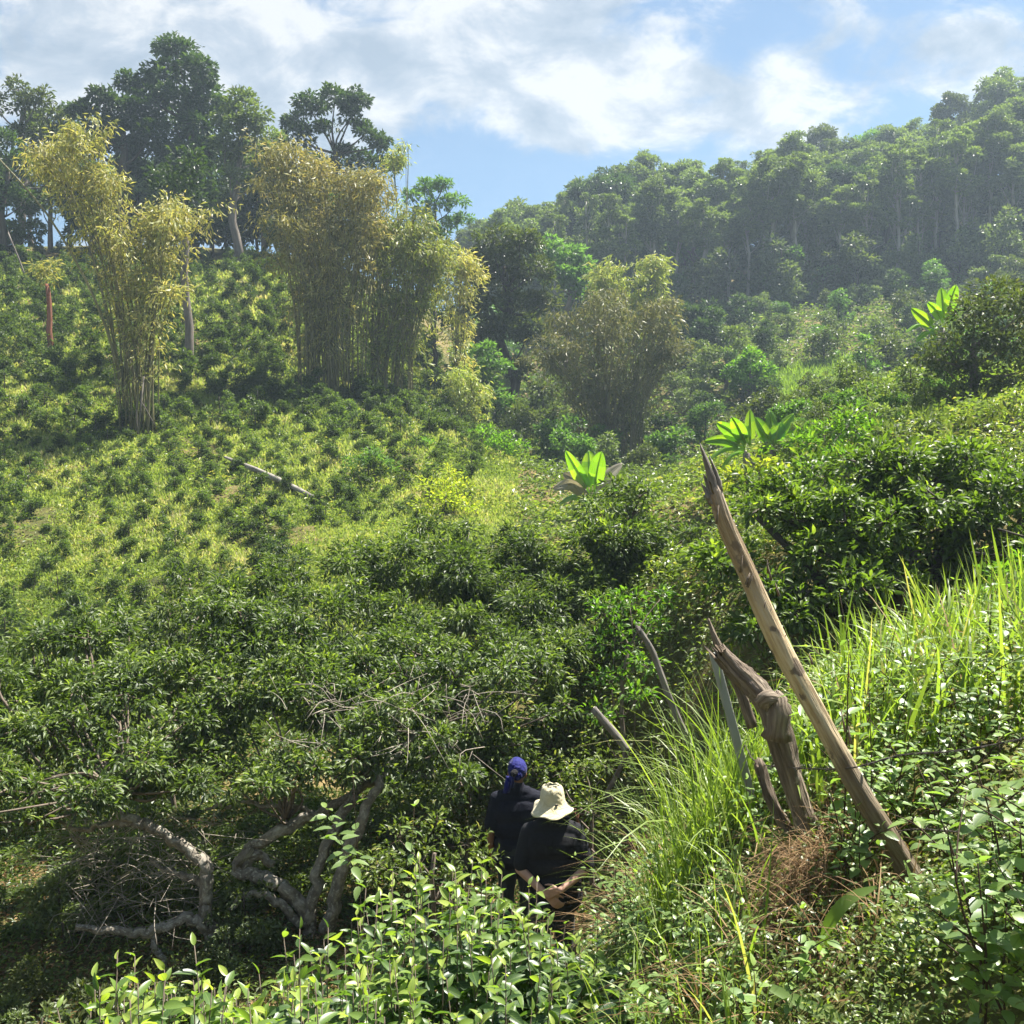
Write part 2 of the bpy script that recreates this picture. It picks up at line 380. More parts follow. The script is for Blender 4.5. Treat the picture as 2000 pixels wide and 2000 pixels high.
# ------------------------------------------------------------------ terrain
CPX = [  # (photo x, photo y, distance) of ground points
    (0, 1350, 18), (0, 1250, 22), (350, 1250, 21), (600, 1210, 21), (800, 1110, 22),
    (0, 1050, 28), (350, 1050, 28), (700, 1000, 29), (940, 970, 30),
    (0, 870, 36), (285, 845, 38), (640, 850, 38), (850, 845, 39), (950, 890, 41),
    (0, 760, 42), (-300, 760, 42), (0, 640, 49), (0, 530, 58), (-300, 520, 58), (400, 700, 48), (400, 620, 52), (400, 530, 60),
    (640, 770, 45), (760, 790, 46), (640, 700, 50), (700, 600, 57), (880, 800, 52),
    (0, 500, 66), (400, 500, 66), (700, 545, 66), (0, 490, 85), (400, 490, 85), (760, 560, 85),
    (1000, 870, 60), (1000, 760, 80), (1190, 905, 50), (1050, 940, 42), (1150, 1010, 28), (960, 650, 110), (960, 640, 125), (1120, 610, 112), (1120, 600, 125), (800, 640, 115),
    (1300, 810, 60), (1300, 700, 75), (1300, 600, 96), (1300, 545, 112), (1300, 520, 125),
    (1600, 790, 55), (1600, 650, 76), (1600, 565, 96), (1600, 490, 112), (1600, 455, 125),
    (1950, 640, 70), (1950, 520, 92), (1950, 420, 110), (1950, 350, 122), (2300, 440, 92), (2300, 250, 118),
    (1900, 800, 22), (1700, 765, 27), (1550, 880, 24), (1480, 930, 22), (1350, 960, 24), (1800, 870, 18), (2000, 930, 15), (1700, 990, 14), (2050, 730, 26),
    (1500, 900, 33), (1700, 830, 40), (2000, 760, 42), (1700, 1240, 9.5), (2000, 1200, 8), (1450, 1230, 10), (1250, 1210, 13.5),
]
CXYZ = [(0, 0, -1.6), (0, -10, .5), (-4, 0, -2.6), (4, 0, -1.0), (-8, -8, -.5), (8, -8, .8), (0, 1.6, -2.15), (0, 2.6, -2.75), (0, 4, -3.25), (.1, 6, -3.95), (.3, 8, -4.42), (.15, 9.2, -4.46),
        (-2, 4, -3.6), (-3, 6, -4.45), (-2.6, 8.6, -4.62), (.65, 3.2, -1.78), (1.3, 3.3, -1.46), (1.18, 4, -1.52), (.89, 5, -2.05), (.55, 5, -2.8), (2.5, 3, -1.15), (1.05, 2.3, -1.35), (.2, 2.0, -2.1),
        (2.0, 6, -1.72), (4, 6, -1.2), (1.25, 6.5, -2.7), (1.6, 8, -2.9), (.9, 8, -4.0), (.9, 10, -4.3), (3.5, 9.5, -1.7), (6, 10, -.6),
        (-1.65, 9, -4.42), (-5, 8, -4.75), (-4, 10, -4.6), (-8, 12, -4.8), (-3, 14, -4.6), (0, 14, -4.7), (2, 14, -3.9), (-8, 6, -4.0), (0, 18, -4.6), (3, 19, -3.0), (-12, 16, -4.2),
        (-60, 20, -2), (-70, 60, 13), (-70, 110, 17), (-20, 110, 18), (20, 160, 17), (80, 160, 30), (-60, 170, 17), (60, 20, 6), (90, 60, 16), (110, 120, 44), (40, -15, 3), (-40, -15, 1),
        (-240, 240, 17), (240, 240, 30), (240, -60, 8), (-240, -60, 1), (0, 240, 17), (-240, 60, 12), (240, 100, 40)]
CP = np.array([P(*c) for c in CPX] + [np.array(c, float) for c in CXYZ])
_S = 20.0


def _phi(r2):
    return .5 * r2 * np.log(np.maximum(r2, 1e-12))


def _fit():
    n = len(CP); X = CP[:, :2] / _S
    K = _phi(((X[:, None] - X[None]) ** 2).sum(-1)) + np.eye(n) * 2e-4
    Pm = np.hstack([np.ones((n, 1)), X])
    A = np.zeros((n + 3, n + 3)); A[:n, :n] = K; A[:n, n:] = Pm; A[n:, :n] = Pm.T
    return np.linalg.solve(A, np.concatenate([CP[:, 2], np.zeros(3)]))


_W = _fit()


def gz(x, y):
    x = np.atleast_1d(np.asarray(x, float)).ravel(); y = np.atleast_1d(np.asarray(y, float)).ravel()
    out = np.empty(len(x)); C = CP[:, :2] / _S
    for i in range(0, len(x), 20000):
        X = np.stack([x[i:i + 20000], y[i:i + 20000]], 1) / _S
        r2 = ((X[:, None] - C[None]) ** 2).sum(-1)
        out[i:i + 20000] = _phi(r2) @ _W[:-3] + _W[-3] + X @ _W[-2:]
    return out


def gz1(x, y): return float(gz(x, y)[0])


def G3(px, Y, extra=0.0):
    """ground point under photo column px at distance Y"""
    x = P(px, 900, Y)[0]
    return np.array([x, Y, gz1(x, Y) + extra])


def make_ground():
    def axis(a, b, fine_a, fine_b, fine, coarse):
        v = [fine_a]
        while v[-1] < fine_b: v.append(v[-1] + fine)
        s = fine
        while v[-1] < b: s = min(s * 1.12, coarse); v.append(v[-1] + s)
        lo = [fine_a]; s = fine
        while lo[-1] > a: s = min(s * 1.12, coarse); lo.append(lo[-1] - s)
        return np.array(lo[:0:-1] + v)
    xs = axis(-240, 240, -14, 14, .35, 6); ys = axis(-60, 240, -2, 40, .35, 6)
    X, Y = np.meshgrid(xs, ys)
    Z = gz(X, Y).reshape(X.shape)
    amp = np.clip((Y - 6) / 20, 0.0, 1)
    Z = Z + RNG.normal(0, .035, Z.shape) * amp + .12 * amp * np.sin(X * .9 + 1.3 * np.sin(Y * .5)) * np.sin(Y * .8 + X * .2)
    nx, ny = len(xs), len(ys)
    b = Buf()
    idx = np.arange(nx * ny).reshape(ny, nx)
    q = np.stack([idx[:-1, :-1], idx[:-1, 1:], idx[1:, 1:], idx[1:, :-1]], -1).reshape(-1, 4)
    b.v.append(np.stack([X, Y, Z], -1).reshape(-1, 3)); b.l.append(q.ravel()); b.t.append(np.full(len(q), 4)); b.r.append(np.zeros(nx * ny)); b.uv.append(np.zeros((nx * ny, 2))); b.n = nx * ny
    m, nt, out = nodes_of('hillside_soil'); N, Lk = nt.nodes, nt.links
    tc = N.new('ShaderNodeTexCoord')
    n1 = N.new('ShaderNodeTexNoise'); n1.inputs['Scale'].default_value = .22; n1.inputs['Detail'].default_value = 9; n1.inputs['Roughness'].default_value = .62
    Lk.new(tc.outputs['Object'], n1.inputs['Vector'])
    r1 = ramp(nt, [(.3, G(.05, .06, .022)), (.42, G(.10, .105, .035)), (.55, G(.17, .145, .06)), (.7, G(.26, .19, .10))])
    Lk.new(n1.outputs['Fac'], r1.inputs[0])
    n2 = N.new('ShaderNodeTexNoise'); n2.inputs['Scale'].default_value = 5; n2.inputs['Detail'].default_value = 8; n2.inputs['Roughness'].default_value = .7
    Lk.new(tc.outputs['Object'], n2.inputs['Vector'])
    r2 = ramp(nt, [(.3, G(.45, .45, .45)), (.7, G(1.3, 1.25, 1.15))]); Lk.new(n2.outputs['Fac'], r2.inputs[0])
    mu = N.new('ShaderNodeMix'); mu.data_type = 'RGBA'; mu.blend_type = 'MULTIPLY'; mu.inputs[0].default_value = 1
    Lk.new(r1.outputs[0], mu.inputs[6]); Lk.new(r2.outputs[0], mu.inputs[7])
    bs = N.new('ShaderNodeBsdfPrincipled'); bs.inputs['Roughness'].default_value = .95; bs.inputs['Specular IOR Level'].default_value = .1
    Lk.new(mu.outputs[2], bs.inputs['Base Color'])
    bp = N.new('ShaderNodeBump'); bp.inputs['Strength'].default_value = .8; bp.inputs['Distance'].default_value = .1
    Lk.new(n2.outputs['Fac'], bp.inputs['Height']); Lk.new(bp.outputs[0], bs.inputs['Normal'])
    Lk.new(bs.outputs[0], out.inputs['Surface'])
    o = b.build('ground', m); tag(o, kind='structure'); return o


make_ground()

# ------------------------------------------------------------------ foliage clumps
def crown(buf, clumps, L, W, dens, rng, tmpl=T_RHOMB, droop=.25, flat=.85, puffs=11, hollow=.45, twigs=0):
    """clumps: [(centre, R)]; dens = leaves per square metre of clump cross-section"""
    pcs = []
    for c, R in clumps:
        c = np.asarray(c, float)
        k = max(4, int(puffs * rng.uniform(.8, 1.2)))
        d = rdir(k, rng); d[:, 2] = np.where(d[:, 2] < -.7, -d[:, 2] * .4, d[:, 2])
        pc = c + d * np.array([1, 1, flat]) * R * rng.uniform(.5, .78, (k, 1))
        pr = R * rng.uniform(.28, .50, k)
        n = max(8, int(dens * math.pi * R * R / k))
        for i in range(k):
            dd = rdir(n, rng); dd[:, 2] = np.abs(dd[:, 2]) * np.where(rng.random(n) < .66, 1, -1)
            rad = pr[i] * (hollow + (1 - hollow) * rng.random((n, 1)) ** .5) * rng.uniform(.8, 1.15, (n, 1))
            p = pc[i] + dd * rad * np.array([1.1, 1.1, .8])
            out = nrm(dd + nrm(p - c) * .6 + rng.normal(0, .45, (n, 3)) - np.array([0, 0, droop]))
            up = nrm(np.array([0, 0, .9]) + dd * .5 + rng.normal(0, .62, (n, 3)))
            s = rng.uniform(.7, 1.25, n)
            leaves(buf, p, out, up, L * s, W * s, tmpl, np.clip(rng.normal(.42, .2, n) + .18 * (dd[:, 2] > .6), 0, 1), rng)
        pcs.append((c, pc))
    return pcs


def limbs(buf, base, top, r0, pcs, rng, sub=5, wob=.03, r_top=None, twigr=.25):
    base = np.asarray(base, float); top = np.asarray(top, float)
    H = np.linalg.norm(top - base)
    n = 9
    u = np.linspace(0, 1, n)[:, None]
    trunk = base * (1 - u) + top * u + rng.normal(0, wob * H, (n, 3)) * np.array([1, 1, .1]) * (u * (1 - u) * 3 + .05)
    trunk[0] = base
    tube(buf, trunk, [r0 * 1.35, r0, r0 * .85, r0 * .7, (r_top or r0 * .5)], 7, .06, rng)
    if len(pcs) > 40: r0 = r0 * .45
    for c, pc in pcs:
        # start somewhere along the trunk below the clump
        f = np.clip(((c - base) @ (top - base)) / H ** 2 - rng.uniform(.1, .3), .25, .97)
        s = trunk[int(round(f * (n - 1)))]
        mid = (s + c) / 2 + np.array([0, 0, -.1 * np.linalg.norm(c - s)]) + rng.normal(0, .05 * H, 3) * .5
        tube(buf, smooth_path([s, mid, c], 6), [r0 * .34, r0 * .2, r0 * .09], 5, .05, rng)
        for j in rng.permutation(len(pc))[:sub]:
            tube(buf, smooth_path([c, (c + pc[j]) / 2 + rng.normal(0, .04, 3) * np.linalg.norm(pc[j] - c), pc[j]], 4), [r0 * .09, r0 * .06, r0 * .03], 4, 0, rng)


def tree(name, label, cat, base, top, r0, clumps, L, W, dens, leaf, bark, seed, group=None, **kw):
    rng = np.random.default_rng(seed)
    base = np.asarray(base, float)
    sub = kw.pop('sub', 5); wob = kw.pop('wob', .03)
    root = empty(name, base, label, cat, group)
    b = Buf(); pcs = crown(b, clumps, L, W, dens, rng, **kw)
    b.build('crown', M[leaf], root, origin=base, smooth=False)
    t = Buf(); limbs(t, base - np.array([0, 0, .3]), top, r0, pcs, rng, sub, wob); t.build('trunk', M[bark], root, origin=base)
    return root


def pxclumps(lst, seed, dspread=.5):
    """[(px, py, radius_px, distance)] -> world clumps"""
    rng = np.random.default_rng(seed); out = []
    for px, py, r, Y in lst:
        R = r / F * Y
        Yd = Y + rng.uniform(-dspread, dspread) * R
        out.append((P(px, py, Yd), R))
    return out


def polyclumps(poly, ya, Ya, yb, Yb, rmin, rmax, cover, seed):
    rng = np.random.default_rng(seed); p = np.array(poly, float); out = []
    x, y = p[:, 0], p[:, 1]; area = .5 * abs(np.dot(x, np.roll(y, 1)) - np.dot(y, np.roll(x, 1)))
    n = int(cover * area / (math.pi * ((rmin + rmax) / 2) ** 2))
    while len(out) < n:
        q = np.array([rng.uniform(x.min(), x.max()), rng.uniform(y.min(), y.max())]); ins = False; j = len(p) - 1
        for i in range(len(p)):
            if (p[i, 1] > q[1]) != (p[j, 1] > q[1]) and q[0] < (p[j, 0] - p[i, 0]) * (q[1] - p[i, 1]) / (p[j, 1] - p[i, 1]) + p[i, 0]: ins = not ins
            j = i
        if ins: out.append((q[0], q[1], rng.uniform(rmin, rmax), Ya + (Yb - Ya) * (q[1] - ya) / (yb - ya) + rng.normal(0, .25)))
    return out


def fill(lst, Y, n, r, seed, dY):
    """points spread along a polyline list of (px,py): extra clumps"""
    rng = np.random.default_rng(seed)
    return [(a[0] + rng.uniform(-r, r) * .5, a[1] + rng.uniform(-r, r) * .5, r * rng.uniform(.7, 1.2), Y + rng.uniform(-dY, dY)) for a in lst for _ in range(n)]


# ================================================================== LEFT RIDGE TREES
def ptree(name, label, cat, bpx, bY, top, r0, cl, L, W, dens, leaf, bark, seed, spread=.6, **kw):
    base = G3(bpx, bY)
    tp = P(top[0], top[1], bY)
    if bY > 40: L, W, dens = L * 1.2, W * 1.35, dens * 1.9
    return tree(name, label, cat, base, tp, r0, pxclumps(cl, seed, spread), L, W, dens, leaf, bark, seed, **kw)


ptree('broadleaf_tree', 'tallest dark evergreen tree on the left ridge, with a domed top against the clouds', 'tree', 385, 66, (370, 200), .42,
      [(345, 105, 45, 66), (390, 140, 45, 66), (320, 145, 40, 66), (400, 190, 50, 66), (355, 190, 50, 66), (290, 175, 35, 65), (250, 160, 28, 65), (395, 245, 48, 66), (345, 255, 50, 67), (410, 300, 40, 66), (370, 320, 45, 67), (280, 215, 40, 65)],
      .24, .12, 95, 'dark_tree', 'bark_dark', 101, hollow=.35)
ptree('broadleaf_tree', 'wide dark tree with sky gaps left of the tallest ridge tree', 'tree', 250, 64, (240, 260), .38,
      [(205, 205, 38, 64), (160, 225, 32, 63), (250, 230, 45, 64), (200, 255, 42, 64), (290, 270, 45, 64), (240, 300, 45, 65), (180, 290, 30, 63), (320, 310, 40, 65), (270, 340, 38, 64)],
      .24, .12, 90, 'dark_tree', 'bark_dark', 102, hollow=.35)
ptree('broadleaf_tree', 'low dark leafy tree filling the ridge under the tallest crown', 'tree', 310, 68, (310, 420), .25,
      [(250, 370, 45, 68), (310, 375, 50, 68), (370, 385, 45, 68), (280, 420, 48, 69), (345, 430, 45, 69), (410, 400, 40, 69), (220, 420, 40, 69), (170, 400, 40, 70)],
      .24, .12, 90, 'dark_tree', 'bark_dark', 103)
ptree('broadleaf_tree', 'slim green tree with grey trunk just right of the tallest ridge tree', 'tree', 462, 62, (468, 270), .26,
      [(470, 200, 36, 62), (448, 225, 36, 62), (495, 230, 34, 62), (475, 255, 40, 62), (505, 285, 35, 62), (440, 290, 34, 61), (475, 310, 38, 62), (510, 335, 30, 62), (450, 350, 26, 61)],
      .22, .11, 75, 'hill_tree', 'bark_grey', 104, hollow=.3)
ptree('broadleaf_tree', 'open crowned dark tree with forked trunk, alone against the sky behind the brown bamboo', 'tree', 655, 68, (655, 300), .3,
      [(600, 205, 36, 68), (575, 235, 28, 68), (655, 195, 38, 68), (700, 195, 26, 68), (690, 225, 30, 68), (590, 265, 30, 68), (640, 250, 24, 68), (715, 260, 28, 68), (745, 285, 26, 68), (665, 310, 34, 69), (620, 320, 30, 69), (710, 325, 34, 69), (760, 320, 22, 69)],
      .24, .12, 85, 'dark_tree', 'bark_dark', 105, hollow=.3, sub=8)
ptree('broadleaf_tree', 'hazy grey-green tree at the left edge above the leaning bamboo', 'tree', 40, 64, (45, 220), .25,
      [(35, 175, 28, 64), (75, 195, 30, 64), (110, 225, 28, 64), (50, 215, 34, 64), (135, 255, 26, 64), (95, 270, 36, 64), (150, 290, 26, 64), (40, 265, 30, 64), (-10, 200, 30, 64), (120, 310, 30, 64)],
      .24, .10, 60, 'olive_tree', 'bark_grey', 106, hollow=.25)
ptree('broadleaf_tree', 'dark half-seen tree at the left edge behind the long leaning culm', 'tree', 15, 60, (15, 330), .22,
      [(15, 280, 34, 60), (-25, 310, 36, 60), (30, 330, 32, 60), (10, 380, 36, 60), (45, 400, 34, 60), (-30, 400, 40, 60), (60, 455, 34, 61), (15, 460, 36, 61)],
      .22, .1, 75, 'dark_tree', 'bark_dark', 107, hollow=.3)
ptree('feathery_tree', 'airy light green tree against the sky at the right end of the left ridge', 'tree', 845, 72, (850, 400), .16,
      [(830, 365, 26, 72), (870, 360, 26, 72), (800, 385, 22, 72), (895, 390, 24, 72), (855, 400, 28, 72), (825, 415, 24, 72), (905, 425, 20, 72), (875, 440, 26, 72), (840, 450, 24, 72)],
      .26, .09, 60, 'pale_tree', 'bark_dark', 108, hollow=.2, puffs=8, flat=.5)
# a belt of dark understorey trees along the ridge line
rr = np.random.default_rng(5)
wood_meshes = []


def generic_tree(name, seed, H, crown_from, R, leaf, bark, r0, L, W, dens, nclump, label, cat, group, elong=1.0, sub=4, loc=(0, 0, -500), fork=False):
    rng = np.random.default_rng(seed)
    cl = []
    for i in range(nclump):
        f = (i + rng.random()) / nclump
        z = H * (crown_from + (1 - crown_from) * (.08 + .86 * f))
        prof = math.sin(math.pi * (.12 + .80 * f)) ** .7
        a = rng.random() * 6.28; rad = R * prof * rng.uniform(.2, .95)
        cl.append((np.array([math.cos(a) * rad, math.sin(a) * rad, z]), R * rng.uniform(.26, .55)))
    root = empty(name, (0, 0, 0), label, cat, group)
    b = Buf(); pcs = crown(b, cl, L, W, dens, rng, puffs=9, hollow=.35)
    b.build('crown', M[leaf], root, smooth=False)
    t = Buf(); limbs(t, (0, 0, -.6), (rng.normal(0, .2), rng.normal(0, .2), H * .93), r0, pcs, rng, sub, .011)
    t.build('trunk', M[bark], root)
    root.location = loc
    return root


def place_all(protos, spots, labelf, group, used):
    """spots: (x,y,scale,which); first use of a prototype moves it, then copies"""
    for i, (x, y, s, k) in enumerate(spots):
        z = gz1(x, y)
        lab = labelf(i, x, y, k)
        if k not in used:
            o = protos[k]; used.add(k)
            o.location = (x, y, z - .05); o.rotation_euler = (0, 0, rr.random() * 6.28); o.scale = (s, s, s * rr.uniform(.92, 1.02))
            o['label'] = lab; o['group'] = group
        else:
            dup(protos[k], (x, y, z - .05), rr.random() * 6.28, s, lab, group, sz=s * rr.uniform(.8, 1.03))


ridge = [generic_tree('ridge_tree', 300 + i, 9 + i, .3, 2.3, ['dark_tree', 'dark_tree', 'hill_tree'][i], ['bark_grey', 'bark_dark', 'bark_grey'][i], .17, .30, .16, 110, 13,
                      'x', 'tree', 'x') for i in range(3)]
spots = []
for px, Y, s in [(-130, 63, 1.1), (-60, 66, 1.0), (110, 68, .9), (190, 66, .8), (145, 74, 1.0), (520, 66, .85), (560, 70, .9), (610, 74, .8), (700, 74, .75), (760, 76, .7), (820, 80, .6), (480, 74, .8), (420, 76, .9), (340, 78, .8), (250, 76, .8), (70, 76, 1.0), (0, 74, 1.0), (560, 62, .6), (740, 68, .55), (-200, 68, 1.1)]:
    spots.append((P(px, 900, Y)[0], Y, s, len(spots) % 3))
place_all(ridge, spots, lambda i, x, y, k: 'dark understorey tree in the shaded belt along the left ridge', 'dark trees along the left ridge', set())

# bare trunks standing in front of the ridge wood
def bare(name, label, px, Y, h, r, bark, lean=(0, 0), cat='tree trunk', n=8):
    b0 = G3(px, Y); root = empty(name, b0, label, cat)
    rng = np.random.default_rng(int(px * 7 + Y))
    t = Buf(); u = np.linspace(0, 1, n)[:, None]
    path = np.array([0, 0, -.3]) + u * np.array([lean[0], lean[1], h + .3]) + rng.normal(0, .006 * h, (n, 3)) * np.array([1, 1, 0])
    tube(t, path, [r * 1.3, r, r * .9, r * .75], 9, .07, rng, jag=.15)
    t.build('trunk', M[bark], root)
    return root, path


r_, _ = bare('dead_tree', 'red-brown dead trunk standing in the tea slope at far left', 103, 46, 3.2, .13, 'bark_red')
b = Buf(); rg = np.random.default_rng(3)
crown(b, [((0, 0, 3.6), .55), ((.2, 0, 4.1), .5), ((-.5, 0, 3.9), .45)], .3, .06, 90, rg, droop=.7); b.build('foliage', M['bamboo_gold'], r_, smooth=False)
r_, _ = bare('ridge_tree', 'straight dark brown trunk rising beside the right plume of the leaning bamboo', 371, 46, 8.0, .19, 'bark_grey', (-.15, 0), 'tree')
b = Buf(); crown(b, [((-.1, 0, 7.8), 1.3), ((.6, 0, 8.6), 1.2), ((-.9, .2, 8.8), 1.1), ((0, 0, 9.6), 1.0)], .24, .11, 80, rg); b.build('crown', M['dark_tree'], r_, smooth=False)
bare('dead_branch', 'grey bare branch leaning at the left edge under the ridge', 75, 54, 3.2, .045, 'bark_grey', (-1.3, 0), 'branch')

# ================================================================== BAMBOO
def bamboo(label, bpx, Y, hw, tops, ncul, leaf, seed, nleaf=14000, L=.34, W=.055, lo=.35, arch=1.0, rc=.03, group='bamboo clumps'):
    """tops: [(px,py,spread_px,weight)] where culm tips go"""
    rng = np.random.default_rng(seed)
    base = G3(bpx, Y); root = empty('bamboo_clump', base, label, 'bamboo', group)
    w = np.array([t[3] for t in tops], float); w /= w.sum()
    fol = Buf(); Rb = hw / F * Y
    paths = []
    for i in range(ncul):
        t = tops[rng.choice(len(tops), p=w)]
        a = rng.random() * 6.28; q = math.sqrt(rng.random()) * Rb
        tip = P(t[0] + rng.normal(0, t[2] * .5), t[1] + abs(rng.normal(0, t[2] * .55)), Y + rng.normal(0, t[2] / F * Y * .6))
        s = base + np.array([math.cos(a) * q, math.sin(a) * q * .8, -.2])
        # start on the side the tip leans to
        s[0] += np.clip((tip[0] - base[0]) * .12, -Rb * .5, Rb * .5)
        v = tip - s
        m1 = s + v * .33 + np.array([-v[0] * .16, -v[1] * .16, abs(v[2]) * .06])
        m2 = s + v * .68 + np.array([-v[0] * .12, -v[1] * .12, abs(v[2]) * .08]) * arch
        e2 = tip + np.array([v[0], v[1], 0]) * .03 + np.array([rng.normal(0, .35), rng.normal(0, .35), -abs(v[2]) * rng.uniform(.02, .10)])
        pth = smooth_path([s, m1, m2, tip, e2], 15)
        cb = Buf(); r0 = rc * rng.uniform(.7, 1.2)
        tube(cb, pth, [r0, r0, r0 * .8, r0 * .5, r0 * .2], 5, 0, rng)
        cb.build('culm', M['culm'], root, origin=base)
        paths.append(pth)
    k = int(nleaf * .72) // (ncul * 14)
    for pth in paths:
        lofs = rng.uniform(-.1, .15)
        for j in range(14):
            f = lo + lofs + (1 - lo - lofs) * rng.random() ** .8; f = min(max(f, .12), 1.0)
            i = f * (len(pth) - 1); a = int(min(i, len(pth) - 2)); c = pth[a] + (pth[a + 1] - pth[a]) * (i - a)
            bl = (.35 + .85 * math.sin(math.pi * min(1, .25 + .7 * f))) * rng.uniform(.5, 1.2)
            d = rdir(1, rng)[0]; d[2] = d[2] * .4 + .12; d = d / np.linalg.norm(d)
            e = c + d * bl + np.array([0, 0, -.25 * bl])
            u = rng.random((k, 1)) ** .8
            p = c * (1 - u) + e * u + rng.normal(0, .13, (k, 3))
            dd = nrm(d * .6 + rng.normal(0, .5, (k, 3)) - np.array([0, 0, .75]))
            s_ = rng.uniform(.6, 1.2, k)
            leaves(fol, p, dd, rdir(k, rng), L * s_, W * s_, T_RHOMB, np.clip(rng.normal(.5, .22, k), 0, 1), rng)
    fol.build('foliage', M[leaf], root, origin=base, smooth=False)
    return root


bamboo('golden bamboo clump leaning left on the tea slope, with one long bare culm', 280, 38, 34,
       [(140, 235, 55, 2.6), (90, 285, 36, .9), (330, 390, 55, 2.4), (265, 430, 50, .8), (185, 330, 50, 1.5), (405, 400, 35, .6), (310, 540, 40, .8)], 42, 'bamboo_gold', 21, 15000, .28, .05, .20)
# its single long bare culm
_b = bpy.data.objects['bamboo_clump']
cb = Buf(); base = np.array(_b.location)
tube(cb, smooth_path([P(262, 850, 38), P(200, 620, 37.6), P(100, 430, 37.2), P(-20, 290, 37)], 14), [.05, .05, .04, .025], 6); cb.build('culm', M['culm'], _b, origin=base)
cb = Buf()
tube(cb, smooth_path([P(305, 835, 37.4), P(270, 780, 37.2), P(268, 850, 37)], 8), [.02, .02, .018], 6)
tube(cb, [P(281, 735, 36.9), P(270, 848, 36.7)], [.022, .03], 6); cb.build('broken_culm', M['bark_grey'], _b, origin=base)
bamboo('broad brown bamboo clump in the middle of the left slope', 640, 45, 62,
       [(548, 280, 40, 1.4), (600, 305, 60, 2), (670, 330, 60, 2), (725, 335, 35, 1), (560, 420, 60, 1.2), (690, 430, 70, 1.2)], 90, 'bamboo_brown', 22, 23000, .30, .05, .12, .4)
bamboo('greener bamboo clump close beside the broad brown one', 762, 46.5, 50,
       [(770, 395, 55, 1.5), (810, 430, 60, 2), (840, 480, 45, 1.4), (720, 430, 50, 1)], 65, 'bamboo_green', 23, 17000, .30, .05, .10, .4)
bamboo('fan shaped olive brown bamboo clump down in the valley centre', 1195, 50, 48,
       [(1190, 565, 75, 2.0), (1105, 610, 50, 1.5), (1285, 585, 45, 1.6), (1070, 680, 35, 1.3), (1310, 660, 30, 1.2), (1200, 620, 90, 1)], 85, 'bamboo_olive', 24, 20000, .30, .048, .14, .5)
bamboo('slender yellow bamboo drooping in front of the dark valley tree', 892, 51, 14,
       [(900, 500, 30, 1.5), (880, 560, 25, 1), (930, 540, 22, .8), (895, 640, 30, 1)], 12, 'bamboo_gold', 25, 4000, .32, .06, .15, 1.0)
bamboo('thin green bamboo standing behind the valley bamboo, under the forest', 1255, 62, 30,
       [(1270, 500, 40, 1.5), (1180, 515, 35, 1.2), (1230, 545, 45, 1.2)], 22, 'bamboo_green', 26, 9000, .36, .07, .25, .6)
bamboo('small olive bamboo bush at the foot of the slender yellow bamboo', 905, 49, 30,
       [(900, 720, 45, 1.5), (880, 760, 40, 1)], 14, 'bamboo_green', 27, 5000, .32, .06, .1, .8)
bamboo('single tall thin bamboo shoot poking into the sky beside the airy tree', 795, 58, 6,
       [(798, 275, 10, 1), (770, 300, 10, .5)], 4, 'bamboo_green', 28, 700, .35, .06, .85, .3)

# ================================================================== VALLEY TREES
ptree('broadleaf_tree', 'large dark olive tree in the valley centre, left of the fan shaped bamboo', 'tree', 1005, 58, (985, 520), .33,
      [(960, 480, 50, 58), (1015, 475, 48, 58), (930, 530, 42, 58), (985, 530, 55, 58), (1045, 530, 45, 58), (950, 590, 48, 58), (1010, 600, 52, 58), (1065, 585, 35, 58), (985, 660, 50, 58), (1035, 650, 40, 58), (940, 650, 35, 58), (1010, 720, 38, 58)],
      .22, .1, 90, 'olive_tree', 'bark_dark', 111, hollow=.35)
ptree('broadleaf_tree', 'light green tree catching the sun behind the dark valley tree', 'tree', 1110, 72, (1105, 510), .2,
      [(1075, 490, 32, 72), (1110, 505, 34, 72), (1140, 530, 30, 72), (1085, 535, 34, 72), (1125, 560, 30, 72), (1060, 520, 28, 72), (1150, 570, 22, 72)],
      .26, .13, 70, 'pale_tree', 'bark_grey', 112)
ptree('broadleaf_tree', 'pale green bushy tree at the foot of the dark valley tree', 'tree', 950, 54, (950, 720), .12,
      [(945, 690, 30, 54), (970, 720, 30, 54), (935, 735, 32, 54), (960, 770, 34, 54), (985, 790, 28, 54), (930, 790, 28, 54)],
      .22, .1, 75, 'pale_tree', 'bark_grey', 113)
ptree('broadleaf_tree', 'low dark green tree in the gully right of the dark valley trunk', 'tree', 1060, 56, (1060, 790), .12,
      [(1060, 770, 34, 56), (1040, 810, 34, 56), (1085, 810, 32, 56), (1060, 850, 34, 56), (1020, 850, 26, 56), (1105, 850, 28, 55)],
      .2, .1, 80, 'hill_tree', 'bark_dark', 114)
ptree('broadleaf_tree', 'dark tree in the gap between the bamboo clumps on the slope', 'tree', 850, 56, (848, 600), .15,
      [(845, 560, 36, 57), (820, 600, 30, 57), (870, 620, 34, 57), (845, 510, 32, 57), (860, 470, 28, 57), (830, 660, 24, 56)],
      .22, .1, 75, 'dark_tree', 'bark_dark', 115)
ptree('round_tree', 'round bright green tree on the far slope under the forest', 'tree', 1468, 58, (1465, 730), .14,
      [(1465, 705, 28, 58), (1440, 725, 26, 58), (1490, 725, 26, 58), (1465, 740, 32, 58), (1445, 755, 24, 58), (1495, 750, 22, 58)],
      .18, .1, 130, 'bright', 'bark_grey', 116, hollow=.5)
